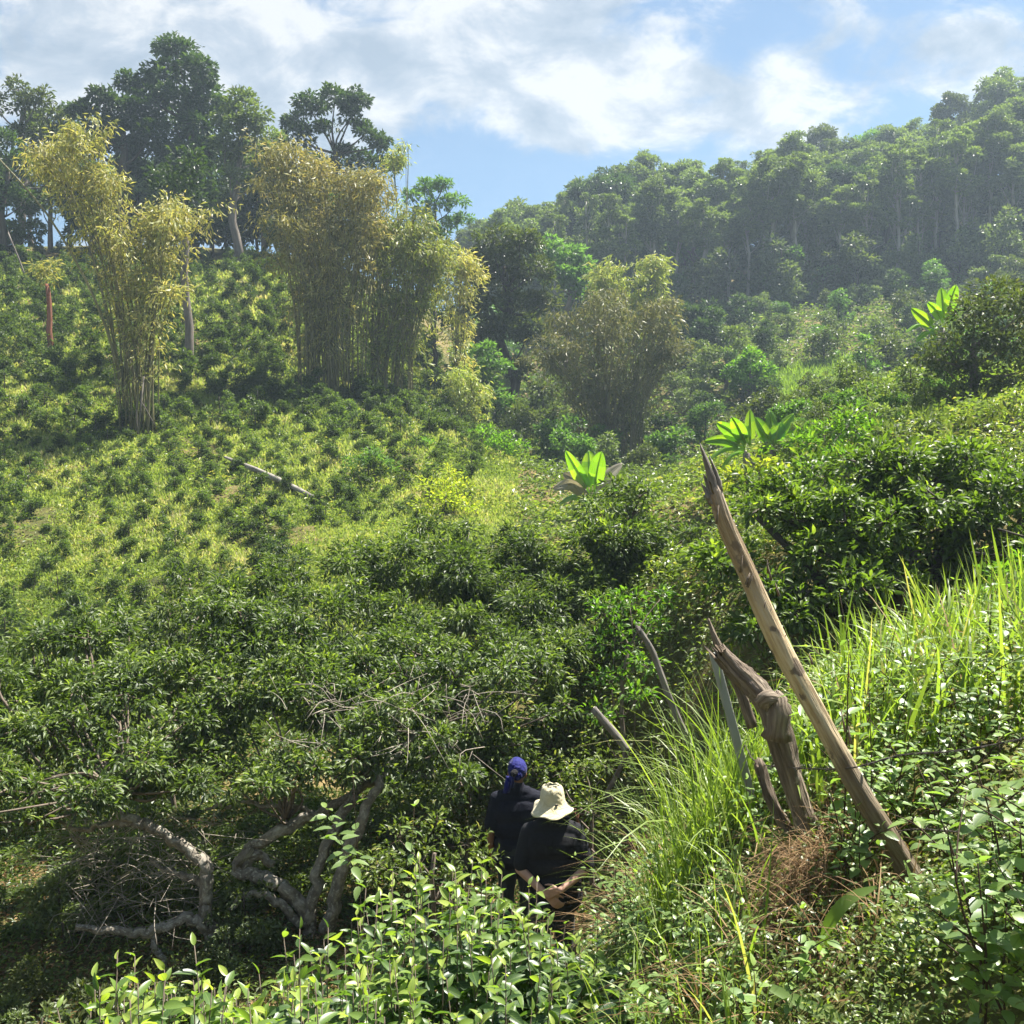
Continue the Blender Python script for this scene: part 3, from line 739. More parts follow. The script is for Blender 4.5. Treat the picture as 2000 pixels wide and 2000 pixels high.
ptree('layered_tree', 'dull green layered tree left of the round bright tree', 'tree', 1415, 61, (1420, 690), .14,
      [(1430, 655, 26, 61), (1400, 690, 30, 61), (1450, 680, 26, 61), (1390, 730, 30, 61), (1425, 730, 30, 61), (1375, 765, 26, 61), (1410, 780, 28, 60), (1440, 800, 26, 59)],
      .2, .08, 85, 'hill_tree', 'bark_grey', 117, flat=.4)
ptree('broadleaf_tree', 'dark round tree right of the valley bamboo, at the foot of the forest', 'tree', 1365, 72, (1365, 640), .16,
      [(1345, 620, 32, 72), (1385, 615, 32, 72), (1365, 650, 36, 72), (1330, 665, 28, 72), (1395, 660, 30, 72), (1350, 700, 34, 71)],
      .24, .12, 85, 'dark_tree', 'bark_dark', 118)
ptree('broadleaf_tree', 'pale leafed shrub tree on the far slope right of the round bright tree', 'tree', 1690, 50, (1690, 700), .08,
      [(1690, 665, 16, 50), (1680, 700, 20, 50), (1705, 720, 20, 50), (1685, 740, 22, 50)],
      .17, .09, 90, 'pale_tree', 'bark_grey', 119, hollow=.25)

# ================================================================== FOREST on the far right hill
forest = []
SKYL = ([800, 950, 1000, 1060, 1130, 1230, 1330, 1480, 1520, 1650, 1760, 1840, 1900, 1950, 2000, 2200], [440, 418, 385, 395, 345, 305, 288, 264, 242, 240, 205, 174, 160, 125, 72, 20])
specs = [(14, .48, 2.4, 'hill_tree', 'bark_pale', .17), (13, .35, 2.7, 'hill_tree', 'bark_grey', .17), (15, .55, 2.3, 'hill_tree', 'bark_pale', .16), (12, .25, 2.6, 'dark_tree', 'bark_dark', .15), (14.5, .5, 2.5, 'olive_tree', 'bark_pale', .17), (11, .2, 2.6, 'hill_tree', 'bark_dark', .14), (15, .35, 1.7, 'hill_tree', 'bark_pale', .15), (10.5, .5, 3.3, 'pale_tree', 'bark_grey', .17)]
for i, (H, cf, R, lf, bk, r0) in enumerate(specs):
    forest.append(generic_tree('forest_tree', 400 + i, H, cf, R * 1.12, lf, bk, r0, .34, .17, 105, 22, 'x', 'tree', 'x'))
fr = np.random.default_rng(77); pts = []
for px in range(915, 1260, 17):
    Y = fr.uniform(104, 117); k = int(fr.choice(8, p=[.17, .13, .15, .1, .15, .1, .13, .07])); x = P(px, 900, Y)[0]
    pts.append((x, Y, (P(px, np.interp(px, *SKYL) + abs(fr.normal(0, 10)), Y)[2] - gz1(x, Y)) / specs[k][0], k))
tries = 0
for px in np.arange(1090, 2090, 46):
    px = px + fr.uniform(-9, 9); Y = fr.uniform(92.5, 96.5); k = int(fr.choice([0, 2, 6])); x = P(px, 900, Y)[0]
    room = P(px, np.interp(px, *SKYL) + abs(fr.normal(30, 25)), Y)[2] - gz1(x, Y)
    pts.append((x, Y, min(fr.uniform(.75, 1.0), room / specs[k][0]), k))
while len(pts) < 280 and tries < 30000:
    tries += 1
    px = fr.uniform(935, 2130); Y = fr.uniform(93, 122)
    if px < 1250 and Y < 100 + (1250 - px) * .03: continue
    x = P(px, 900, Y)[0]
    dmin = 2.6 if Y < 98 else 3.4
    if all((x - a) ** 2 + (Y - b_) ** 2 > dmin ** 2 for a, b_, _, _ in pts):
        k = int(fr.choice(8, p=[.17, .13, .15, .1, .15, .1, .13, .07])); room = P(px, np.interp(px, *SKYL) + abs(fr.normal(0, 14)), Y)[2] - gz1(x, Y)
        s = min(fr.uniform(.82, 1.15) * (1.3 if px > 1680 and Y > 108 else 1), room / specs[k][0] / 1.02)
        if s > .3: pts.append((x, Y, s, k))
def flabel(i, x, y, k):
    px, py, _ = proj(np.array([x, y, gz1(x, y)]))
    if y < 99 and specs[k][4] == 'bark_pale': return 'pale slender trunked tree on the front edge of the hazy right hill forest'
    if y > 114: return 'hazy tree on the crest line of the right hill forest'
    if specs[k][3] == 'dark_tree': return 'darker bushy tree within the hazy right hill forest'
    return 'grey-green tree in the middle of the hazy right hill forest'
place_all(forest, pts, flabel, 'trees of the right hill forest', set())

# shrubs on the slopes below the forest and round the valley
shrubs = [generic_tree('slope_shrub', 500 + i, 2.6, .1, 1.3, ['hill_tree', 'dark_tree', 'pale_tree', 'olive_tree', 'hill_tree'][i], 'bark_dark', .05, .2, .11, 170, 8, 'x', 'shrub', 'x') for i in range(5)]
pts = []; sr = np.random.default_rng(78); tries = 0
while len(pts) < 190 and tries < 40000:
    tries += 1
    px = sr.uniform(900, 2080); Y = sr.uniform(40, 97)
    if px < 1000 and Y < 52: continue
    if px < 1120 and Y < 45: continue
    if px > 1500 and 51 < Y < 62 and px < 1640: continue          # bright grassy patch
    x = P(px, 900, Y)[0]
    dm = 1.6 + Y * .014
    if all((x - a) ** 2 + (Y - b_) ** 2 > dm ** 2 for a, b_, _, _ in pts):
        pts.append((x, Y, sr.uniform(.5, 1.15) * (1.25 if Y > 78 else 1), int(sr.integers(0, 5))))
SH = ['grey-green shrub', 'dark green shrub', 'pale green shrub', 'olive shrub', 'mid green shrub']
place_all(shrubs, pts, lambda i, x, y, k: SH[k] + (' on the hazy slope just under the hill forest' if y > 70 else ' in the overgrown valley below the hill forest'), 'shrubs on the slope below the forest', set())

for i in range(70):
    px = (sr.uniform(930, 2080) if i < 36 else sr.uniform(1130, 1420)) if i < 50 else sr.uniform(-60, 760); Y = sr.uniform(100, 122) if i < 50 else sr.uniform(64, 73)
    x = P(px, 900, Y)[0]; k = int(sr.choice([0, 1, 4]))
    room = 9 if i >= 50 else max(2., P(px, np.interp(px, *SKYL) + 40, Y)[2] - gz1(x, Y))
    dup(shrubs[k], (x, Y, gz1(x, Y) - .1), sr.random() * 6.28, min(sr.uniform(1.5, 2.4), room / 2.6), 'understorey shrub between the trunks of the right hill forest' if i < 50 else 'dark understorey shrub between the trunks on the left ridge', 'shrubs under the trees on the ridges')
for i in range(22):
    px = sr.uniform(1120, 2080); Y = sr.uniform(88, 95); k = int(sr.choice([0, 2, 3])); x = P(px, 900, Y)[0]
    dup(shrubs[k], (x, Y, gz1(x, Y) - .1), sr.random() * 6.28, sr.uniform(1.3, 2.2), 'tall shrub against the trunks at the front edge of the right hill forest', 'shrubs under the trees on the ridges')
for i in range(26):
    Y = sr.uniform(18, 26.5); px = sr.uniform(1500 + (26 - Y) * 12, 1860); k = int(sr.choice([0, 2, 4])); x = P(px, 900, Y)[0]
    dup(shrubs[k], (x, Y, gz1(x, Y) - .1), sr.random() * 6.28, sr.uniform(.28, .5), 'small shrub on the grassy slope left of the dark ridge tree', 'small shrubs on the right ridge')
for i in range(30):
    Y = sr.uniform(5.6, 10.5); px = sr.uniform(-150, 620); k = int(sr.choice([0, 1, 3, 4])); x = P(px, 900, Y)[0]
    dup(shrubs[k], (x, Y, gz1(x, Y) - .05), sr.random() * 6.28, sr.uniform(.16, .30), 'low leafy shrub on the shaded floor under the old tea tree', 'low shrubs under the old tea tree')

# ================================================================== TEA BUSHES on the left slope
teas = [generic_tree('tea_bush', 600 + i, 1.0, .05, .58, 'tea_far', 'bark_dark', .025, .12, .055, 800, 6, 'x', 'tea bush', 'x', sub=2) for i in range(5)]
tr = np.random.default_rng(79); cand = []; tries = 0
while tries < 40000 and len(cand) < 760:
    tries += 1
    Y = 19.5 + 42 * tr.random() ** .9; px = tr.uniform(-80, 1000)
    if Y > 46 and px > 880: continue
    if Y < 27 and px > 560: continue
    if 27 <= Y < 44 and px > 900 + (Y - 27) * 4: continue
    x = P(px, 900, Y)[0]
    dm = (.7 + .5 * tr.random()) if Y < 38 else .95 + .35 * tr.random()
    if all((x - a) ** 2 + (Y - b_) ** 2 > dm ** 2 for a, b_, _, _ in cand):
        up_ = Y > 40 or px < 60 + 0 * Y
        s = tr.uniform(.38, .74) if Y < 37 else (tr.uniform(.7, 1.1) if Y < 41 else tr.uniform(.75, 1.25))
        cand.append((x, Y, s, int(tr.integers(0, 5))))
cand.sort(key=lambda c: c[1])
def tealab(i, x, y, k):
    if y < 26: return 'small dark tea bush low on the sunlit grassy slope at left'
    if y < 37.5: return 'small tea bush midway up the sunlit grassy slope at left'
    return 'dense tea bush on the slope level with the bamboo bases'
place_all(teas, cand[:300], tealab, 'tea bushes planted over the left slope', set())
if len(cand) > 300:
    tb = Buf(); me = teas[0].children[0].data
    pv = [np.array([v.co for v in t.children[0].data.vertices]) for t in teas]
    for x, y, s, k in cand[300:]:
        v = pv[k].reshape(-1, 4, 3); a = tr.random() * 6.28
        R_ = np.array([[math.cos(a), -math.sin(a), 0], [math.sin(a), math.cos(a), 0], [0, 0, 1]])
        v = (v @ R_.T) * s + np.array([x, y, gz1(x, y)])
        tb.inst(v, T_RHOMB[1], np.clip(tr.normal(.45, .2, len(v)), 0, 1), np.zeros((4, 2)))
    o = tb.build('tea_rows', M['tea_far'], smooth=False); tag(o, 'mass of further tea bushes covering the upper left slope', 'tea bushes', kind='stuff')

# individual plants on the slope
ptree('round_shrub', 'round dark shrub at the lower edge of the sunlit slope', 'shrub', 545, 24, (545, 1090), .05,
      [(545, 1085, 32, 24), (520, 1110, 28, 24), (570, 1110, 28, 24), (545, 1060, 24, 24), (590, 1090, 22, 24), (505, 1090, 20, 24), (545, 1125, 30, 23.6)], .09, .045, 600, 'dark_tree', 'bark_dark', 121, hollow=.5)
ptree('round_shrub', 'rounded bush with yellow-green top on the sunlit slope', 'shrub', 832, 36, (832, 890), .05,
      [(832, 868, 18, 36), (815, 885, 18, 36), (850, 885, 18, 36), (832, 898, 20, 36), (810, 905, 14, 36), (855, 903, 14, 36)], .12, .06, 420, 'bright', 'bark_dark', 122, hollow=.5)
for i, (px, py, Y, lf, lab) in enumerate([(870, 940, 29, 'yellow', 'low yellow-green shrub left of the banana plant in the gully'), (870, 985, 27, 'yellow', 'pale yellow shrub below the low yellow-green one'),
                                       (985, 925, 37, 'bright', 'light green shrub at the end of the slope, under the dark valley tree'), (940, 880, 40, 'bright', 'bright leafy shrub at the right shoulder of the sunlit slope'),
                                       (720, 935, 32, 'pale_tree', 'pale green shrub near the fallen pale log')]):
    b0 = G3(px, Y)
    tree('low_shrub', lab, 'shrub', b0, b0 + np.array([0, 0, .7]), .03, [(b0 + np.array([dx, dy, .5 + dz]), .45) for dx, dy, dz in [(0, 0, 0), (.5, .1, -.05), (-.45, 0, 0), (.1, .3, .3)]], .13, .06, 260, lf, 'bark_dark', 130 + i, hollow=.3)
fl = Buf(); p0 = P(440, 893, 34.5); p1 = P(640, 962, 29.5)
p0[2] = gz1(p0[0], p0[1]) + .22; p1[2] = gz1(p1[0], p1[1]) + .16
tube(fl, smooth_path([p0, (p0 + p1) / 2 + np.array([0, 0, .05]), p1], 10), [.05, .10, .09, .03], 8, .12)
o = fl.build('fallen_log', M['fallen']); tag(o, 'long pale fallen log lying across the sunlit tea slope', 'log')

# ================================================================== SLOPE GRASS (stuff)
def scatter(n, pxr, Yr, rng, cond=None, pw=1.0):
    px = rng.uniform(*pxr, n); Y = Yr[0] * (Yr[1] / Yr[0]) ** (rng.random(n) ** pw)
    x = (px - 1000) / F * Y * 1.0013
    if cond is not None:
        k = cond(px, Y); x, Y, px = x[k], Y[k], px[k]
    return np.stack([x, Y, gz(x, Y)], 1), px


def patch(p, s=.35, seed=0):
    return (np.sin(p[:, 0] * s * 2.1 + seed) * np.sin(p[:, 1] * s * 1.7 + 1.3 * seed) + .6 * np.sin(p[:, 0] * s * 5.3 + p[:, 1] * s * 3.1 + seed) + .4 * np.sin(p[:, 1] * s * 9.1 - p[:, 0] * s * 6.3))


T_BLADE = (np.array([[0, -.5, 0], [0, .5, 0], [.55, -.38, .03], [.55, .38, .03], [1, 0, -.15]]), [(0, 1, 3, 2), (2, 3, 4)])
gr = np.random.default_rng(81)
gb = Buf()
p, px = scatter(260000, (-120, 1010), (16.5, 62), gr, lambda px, Y: ~((px > 900) & (Y > 44)))
p[:, 2] += .02
pt = patch(p)
hgt = .0095 * p[:, 1] ** .85 * gr.uniform(.5, 1.3, len(p)) * (1 + .35 * np.clip(pt, -1, 1))
leaves(gb, p, nrm(np.array([0, 0, 1.]) + gr.normal(0, .45, (len(p), 3))), rdir(len(p), gr), np.clip(hgt, .07, .35), .0021 * p[:, 1], T_BLADE, np.clip(gr.normal(.45, .2, len(p)) + .2 * pt, 0, 1), gr)
o = gb.build('slope_grass', M['slope_grass'], smooth=False); tag(o, 'yellow-green grass covering the left tea slope', 'grass', kind='stuff')
gb = Buf()
p, px = scatter(20000, (1480, 1960), (21, 30), gr, lambda px, Y: (px > 1500 + (Y - 21) * 4))
leaves(gb, p, nrm(np.array([0, 0, 1.]) + gr.normal(0, .4, (len(p), 3))), rdir(len(p), gr), gr.uniform(.15, .42, len(p)), .025, T_BLADE, np.clip(gr.normal(.35, .2, len(p)), 0, 1), gr)
p, px = scatter(16000, (1480, 1680), (50, 64), gr)
leaves(gb, p, nrm(np.array([0, 0, 1.]) + gr.normal(0, .4, (len(p), 3))), rdir(len(p), gr), gr.uniform(.4, .9, len(p)), .09, T_BLADE, np.clip(gr.normal(.2, .15, len(p)), 0, 1), gr)
o = gb.build('ridge_grass', M['tall_grass'], smooth=False); tag(o, 'bright grass on the steep slope between the bananas and the right ridge tree', 'grass', kind='stuff')

# undergrowth over all other ground
ub = Buf()
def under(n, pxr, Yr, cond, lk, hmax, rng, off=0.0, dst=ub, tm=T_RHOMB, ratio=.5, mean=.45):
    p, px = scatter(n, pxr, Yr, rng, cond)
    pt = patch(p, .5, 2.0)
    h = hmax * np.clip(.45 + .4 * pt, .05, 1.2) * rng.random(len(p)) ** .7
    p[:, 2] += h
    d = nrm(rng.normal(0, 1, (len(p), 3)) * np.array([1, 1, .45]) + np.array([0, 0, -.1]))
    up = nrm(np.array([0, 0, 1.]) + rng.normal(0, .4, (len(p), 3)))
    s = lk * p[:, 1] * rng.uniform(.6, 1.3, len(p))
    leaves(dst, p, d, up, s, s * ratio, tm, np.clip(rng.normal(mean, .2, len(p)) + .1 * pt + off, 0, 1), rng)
ug = np.random.default_rng(82)
under(90000, (880, 2200), (30, 105), lambda px, Y: ~((px < 1010) & (Y < 44)), .0050, .9, ug, -.15)
under(60000, (1000, 2100), (11, 30), lambda px, Y: px > 1000 + (30 - Y) * 3, .0062, .6, ug, .1)
under(40000, (-150, 1100), (17, 22), None, .0070, .45, ug, .08, ratio=.4)
under(50000, (-150, 1100), (9.5, 17.5), None, .0070, .5, ug, -.22, ratio=.4)
under(24000, (-150, 1000), (20, 41), None, .0050, .40, ug, .18, ratio=.4)
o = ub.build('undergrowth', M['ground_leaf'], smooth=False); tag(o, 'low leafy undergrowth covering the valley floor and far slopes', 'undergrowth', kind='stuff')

# ================================================================== BANANAS
def banana_leaf(root, base, tip, width, leaf, rng, seg=14, tear=.35, sag=.25, origin=None, nrm_hint=(0, -1, .4), name='leaf'):
    base = np.asarray(base, float); tip = np.asarray(tip, float); v = tip - base; Lh = np.linalg.norm(v)
    mid = base + v * .5 + np.array([0, 0, sag * Lh])
    pth = smooth_path([base, mid, tip], seg + 1)
    tg = nrm(np.gradient(pth, axis=0)); hint = np.array(nrm_hint, float)
    b = Buf()
    for side in (-1, 1):
        i = 2
        while i < seg:
            j = min(seg, i + int(rng.integers(2, 5) if rng.random() < tear else 6))
            V = []; 
            for k in range(i, j + 1):
                f = (k - 1) / (seg - 1); w = width * .5 * (math.sin(math.pi * min(1, (.06 + .94 * f) ** .7)) ** .55 if f < 1 else .05)
                s = nrm(np.cross(tg[k], hint)); n = np.cross(s, tg[k])
                V.append(pth[k]); V.append(pth[k] + side * s * w * .55 + n * w * .22 * 1); V.append(pth[k] + side * s * w + n * w * .10 - np.array([0, 0, .12 * w]) + tg[k] * w * .25)
            fc = []
            for k in range(j - i):
                a = 3 * k; c = a + 3
                fc += [(a, c, c + 1, a + 1), (a + 1, c + 1, c + 2, a + 2)]
            b.raw(np.array(V), fc, rng.uniform(.25, .9))
            i = j
    tube(b, pth, [.035, .025, .012], 5, 0, rng, .9)
    return b.build(name, M[leaf], root, origin=origin)


def banana(label, px, Y, lv, stems, seed, group='banana plants'):
    """lv: (base_px, base_py, tip_px, tip_py, width_m, kind)"""
    rng = np.random.default_rng(seed); base = G3(px, Y); root = empty('banana_plant', base, label, 'banana plant', group)
    for sx, sy in stems:
        t = Buf(); top = P(sx, sy, Y); bt = np.array([top[0] + rng.normal(0, .05), Y + rng.normal(0, .15), gz1(top[0], Y) - .2])
        tube(t, smooth_path([bt, (bt + top) / 2 + rng.normal(0, .03, 3), top], 6), [.13, .11, .07], 8, .06, rng)
        t.build('stem', M['bark_grey'], root, origin=base)
    for bx, by, tx, ty, w, k in lv:
        Yo = Y + rng.uniform(-.4, .4)
        banana_leaf(root, P(bx, by, Y), P(tx, ty, Yo), w, {'g': 'banana_leaf', 'd': 'banana_dead'}[k], rng, sag=rng.uniform(.02, .10) if ty < by - 30 else rng.uniform(.1, .25), origin=base,
                    tear=.25 if k == 'g' else .8, nrm_hint=(-.6 + rng.uniform(-.2, .2), -.9, rng.uniform(-.1, .1)) if ty < by else (0, -.4, 1))
    return root


banana('banana plant with three upright glowing leaves in the gully behind the dark bushes', 1148, 28,
       [(1152, 965, 1105, 880, .42, 'g'), (1155, 960, 1150, 880, .55, 'g'), (1160, 960, 1175, 882, .50, 'g'), (1150, 965, 1100, 925, .4, 'd'), (1150, 975, 1080, 955, .35, 'd'), (1160, 970, 1215, 905, .35, 'd'), (1155, 985, 1090, 985, .4, 'g'), (1160, 985, 1210, 960, .4, 'g'), (1150, 990, 1125, 1020, .35, 'g'), (1160, 985, 1190, 1015, .35, 'd'), (1158, 980, 1175, 955, .2, 'g')],
       [(1155, 985)], 31)
banana('banana clump with many sunlit yellow-green leaves behind the leaning log tip', 1480, 22,
       [(1455, 870, 1400, 825, .32, 'g'), (1455, 865, 1430, 815, .32, 'g'), (1460, 865, 1445, 835, .36, 'g'), (1455, 875, 1375, 862, .26, 'g'), (1455, 878, 1380, 900, .28, 'g'), (1455, 882, 1400, 935, .30, 'g'), (1465, 870, 1465, 800, .26, 'g'),
        (1510, 865, 1503, 803, .30, 'g'), (1505, 868, 1475, 815, .32, 'g'), (1512, 870, 1550, 808, .28, 'g'), (1512, 872, 1562, 850, .30, 'g'), (1512, 868, 1525, 825, .36, 'g'), (1508, 875, 1530, 925, .26, 'g'), (1500, 870, 1485, 905, .28, 'g'), (1512, 872, 1560, 880, .26, 'd'), (1455, 880, 1470, 940, .25, 'd')],
       [(1458, 885), (1510, 880), (1480, 890)], 32)
banana('banana plant beside the dark ridge tree, with leaves against the forest', 1830, 27,
       [(1845, 625, 1838, 562, .34, 'g'), (1850, 620, 1868, 556, .32, 'g'), (1842, 630, 1812, 590, .26, 'g'), (1825, 640, 1780, 602, .30, 'g'), (1820, 645, 1768, 650, .22, 'g'), (1825, 650, 1790, 668, .22, 'g'), (1830, 640, 1822, 665, .24, 'g'), (1850, 632, 1885, 600, .25, 'g')],
       [(1840, 640)], 33)

# ================================================================== RIGHT RIDGE AND TEA TREES
ptree('broadleaf_tree', 'dense dark rounded tree on the near right ridge, beside a banana plant', 'tree', 1900, 22, (1900, 680), .12,
      [(1905, 615, 50, 22), (1955, 590, 60, 22), (2010, 600, 60, 22), (1850, 680, 42, 22), (1905, 670, 65, 22), (1970, 670, 65, 22), (1850, 725, 45, 22), (1915, 740, 55, 22), (1985, 750, 60, 22), (1820, 700, 35, 21.5), (2050, 700, 60, 22), (1870, 785, 45, 21.5), (1930, 800, 50, 21.5), (2000, 810, 50, 21.5)],
      .11, .055, 520, 'olive_tree', 'bark_grey', 141, hollow=.45, puffs=14)
for i, (cl, lf, lab, bx, Yb, dn) in enumerate([
    ([(1560, 870, 40, 17), (1610, 850, 45, 17), (1660, 830, 45, 17), (1700, 850, 45, 17), (1640, 900, 50, 16), (1580, 920, 40, 16)], 'bright', 'light green shrub on the sunny slope right of the banana clump', 1630, 17, 380),
    ([(1750, 860, 48, 15), (1800, 840, 50, 15.5), (1850, 870, 50, 15), (1780, 910, 50, 14), (1840, 920, 45, 14)], 'hill_tree', 'mid green shrub below the dark ridge tree', 1800, 15, 420),
    ([(1920, 840, 50, 15), (1980, 820, 55, 15), (2030, 870, 55, 15), (1950, 890, 50, 14), (1900, 900, 45, 14)], 'olive_tree', 'olive green shrub at the right edge below the dark ridge tree', 1960, 15, 420),
    ([(1430, 935, 36, 16), (1480, 925, 38, 16), (1530, 935, 36, 16), (1400, 965, 32, 15)], 'yellow', 'yellowish shrub at the foot of the banana clump', 1470, 16, 420),
    ([(1960, 1130, 40, 7.6), (2010, 1110, 45, 7.6), (1985, 1160, 40, 7.4), (1930, 1165, 32, 7.4), (2040, 1160, 40, 7.4)], 'bright', 'bright yellow-green shrub at the right edge above the tall grass', 1980, 7.6, 900)]):
    c3 = pxclumps(cl, 150 + i, .5); b0 = G3(bx, Yb)
    tree('low_shrub', lab, 'shrub', b0, np.mean([c for c, _ in c3], 0), .05, c3, .12 if Yb > 10 else .075, .055 if Yb > 10 else .035, dn, lf, 'bark_dark', 150 + i, hollow=.3, tmpl=T_RHOMB)

# dark tea tree in the middle
c3 = pxclumps(polyclumps([(1110, 1030), (1180, 965), (1260, 935), (1340, 955), (1380, 1050), (1370, 1150), (1300, 1210), (1180, 1220), (1120, 1120)], 930, 14.2, 1220, 12.4, 28, 60, 4.0, 160), 160, .7)
b0 = G3(1240, 13.5)
tree('tea_tree', 'dark glossy tea tree left of the leaning log tip', 'tea tree', b0, b0 + np.array([0, 0, 1.6]), .08, c3, .09, .036, 1000, 'tea_old', 'bark_dark', 160, tmpl=T_LEAF, hollow=.2, puffs=10)

# the tea tree on the right bank with visible dark branches
cl = polyclumps([(1370, 1040), (1430, 960), (1520, 915), (1700, 880), (1900, 885), (2070, 930), (2070, 1090), (1930, 1140), (1800, 1170), (1680, 1190), (1560, 1230), (1420, 1250), (1370, 1180)], 880, 10.4, 1240, 8.9, 30, 72, 4.2, 161)
c3 = pxclumps(cl, 161, .8); base = G3(1700, 9.5)
root = empty('tea_tree', base, 'spreading tea tree with dark forked branches behind the tall grass on the right bank', 'tea tree')
bb = Buf(); rg = np.random.default_rng(161)
pcs = crown(bb, c3,   .092, .037, 850, rg, tmpl=T_LEAF, hollow=.15, puffs=10, droop=.15)
bb.build('crown', M['tea_right'], root, origin=base)
for k, pth in enumerate([[(1690, 1290, 9.3), (1660, 1210, 9.4), (1625, 1160, 9.6), (1560, 1090, 9.7), (1480, 1010, 10)], [(1695, 1290, 9.3), (1720, 1220, 9.5), (1765, 1195, 9.6), (1830, 1100, 9.7), (1900, 980, 10)], [(1690, 1285, 9.4), (1690, 1200, 9.6), (1680, 1060, 10), (1700, 940, 10.2)],
                           [(1640, 1190, 9.5), (1590, 1170, 9.2), (1480, 1130, 9.3)], [(1735, 1205, 9.5), (1780, 1120, 9.4), (1790, 1000, 9.9), (1800, 930, 10.1)]]):
    t = Buf(); tube(t, smooth_path([P(*q) for q in pth], 16), [.085, .07, .05, .03], 8, .1, rg); t.build('limb', M['bark_dark'], root, origin=base)
t = Buf()
for c, pc in pcs:
    s = P(1690, 1130, 9.6)
    tube(t, smooth_path([s * .25 + c * .75 + rg.normal(0, .12, 3), c], 4), [.014, .007], 5, 0, rg)
    for q in pc[:3]: tube(t, [c, q], [.014, .006], 4, 0, rg)
t.build('twigs', M['bark_dark'], root, origin=base)

# the big old tea tree, lower left
TEA = polyclumps([(-60, 1320), (90, 1240), (300, 1190), (480, 1180), (700, 1240), (900, 1270), (1110, 1290), (1130, 1370), (1010, 1470), (920, 1560), (780, 1555), (680, 1530), (540, 1560), (420, 1565), (330, 1535), (240, 1565), (130, 1570), (60, 1620), (-60, 1640)], 1200, 11.3, 1600, 8.8, 30, 74, 4.2, 171)
base = G3(600, 9.2); rg = np.random.default_rng(171)
root = empty('tea_tree', base, 'huge old tea tree spreading over the lower left with lichen covered limbs', 'tea tree')
bb = Buf(); c3 = pxclumps(TEA, 171, .8)
pcs = crown(bb, c3, .074, .027, 1350, rg, tmpl=T_LEAF, hollow=.1, puffs=10, droop=.5)
bb.build('crown', M['tea_old'], root, origin=base)
LIMB = [([(600, 1830, 9.2), (615, 1740, 9.2), (640, 1650, 9.3), (690, 1550, 9.5), (730, 1480, 9.8), (760, 1420, 10)], .075),
        ([(640, 1820, 9.1), (655, 1750, 9.1), (690, 1640, 9.1), (735, 1540, 9.2), (760, 1490, 9.4), (830, 1420, 9.8)], .075),
        ([(610, 1800, 9.2), (560, 1740, 9.2), (500, 1710, 9.25), (465, 1700, 9.3), (490, 1660, 9.3), (560, 1615, 9.4), (640, 1580, 9.5), (710, 1540, 9.7), (760, 1500, 9.9)], .085),
        ([(465, 1700, 9.3), (500, 1670, 9.3), (540, 1690, 9.3)], .07),
        ([(440, 1840, 9.0), (405, 1810, 9.0), (402, 1760, 9.0), (405, 1705, 9.05), (375, 1665, 9.1), (330, 1635, 9.1), (285, 1610, 9.2), (240, 1590, 9.2), (225, 1545, 9.3), (180, 1500, 9.5)], .085),
        ([(285, 1612, 9.2), (215, 1608, 9.2), (150, 1620, 9.2), (100, 1580, 9.2)], .035),
        ([(420, 1820, 9.0), (370, 1795, 8.95), (310, 1815, 8.9), (240, 1820, 8.85), (150, 1808, 8.8)], .065),
        ([(300, 1825, 8.9), (305, 1860, 8.85), (320, 1880, 8.8), (300, 1930, 8.7)], .04),
        ([(405, 1730, 9.05), (370, 1715, 9.2), (330, 1700, 9.4), (290, 1680, 9.6)], .045),
        ([(640, 1590, 9.5), (560, 1575, 9.6), (450, 1570, 9.6), (400, 1580, 9.5)], .03),
        ([(600, 1810, 9.2), (540, 1760, 9.1), (480, 1750, 9.1), (440, 1790, 9.0)], .05)]
for pth, r in LIMB:
    t = Buf(); q = [P(*a) for a in pth]
    tube(t, smooth_path(q, 8 * len(q)) + np.repeat(rg.normal(0, .012, (4 * len(q), 3)), 2, 0), [r * .85, r * .68, r * .56, r * .36], 12, .18, rg); t.build('limb', M['bark_lichen'], root, origin=base)
t = Buf()
for c, pc in pcs:
    anchors = [P(730, 1500, 9.8), P(230, 1550, 9.3), P(560, 1600, 9.5), P(830, 1430, 9.9)]
    a = min(anchors, key=lambda z: np.linalg.norm(z - c))
    if np.linalg.norm(a - c) > 1.5: a = c + (a - c) * .5 / np.linalg.norm(a - c) - np.array([0, 0, .25])
    tube(t, smooth_path([a, (a + c) / 2 + rg.normal(0, .10, 3), c], 7), [.016, .012, .006], 5, .1, rg)
    for q in pc[:3]: tube(t, smooth_path([c, (c + q) / 2 + rg.normal(0, .03, 3), q], 4), [.01, .007, .004], 4, 0, rg)
t.build('twigs', M['twig'], root, origin=base)
# bare dead twigs inside the crown's open underside
t = Buf()
for i in range(330):
    a = P(rg.uniform(130, 420), rg.uniform(1600, 1800), rg.uniform(8.9, 10.2)) if i < 250 else P(rg.uniform(560, 950), rg.uniform(1330, 1480), rg.uniform(9.0, 9.8))
    d = rdir(1, rg)[0]; d[2] = d[2] * .5 + .05
    l = rg.uniform(.25, .8)
    tube(t, smooth_path([a, a + d * l * .5 + rg.normal(0, .05, 3), a + d * l + rg.normal(0, .07, 3) - np.array([0, 0, .08])], 6), [.0045, .0032, .0015], 4, 0, rg)
    tube(t, [a + d * l * .5, a + d * l * .6 + rdir(1, rg)[0] * .2], [.003, .0015], 3, 0, rg)
o = t.build('dead_twigs', M['twig_dry'], root, origin=base); tag(o, 'pale bare dead twigs', kind='stuff')

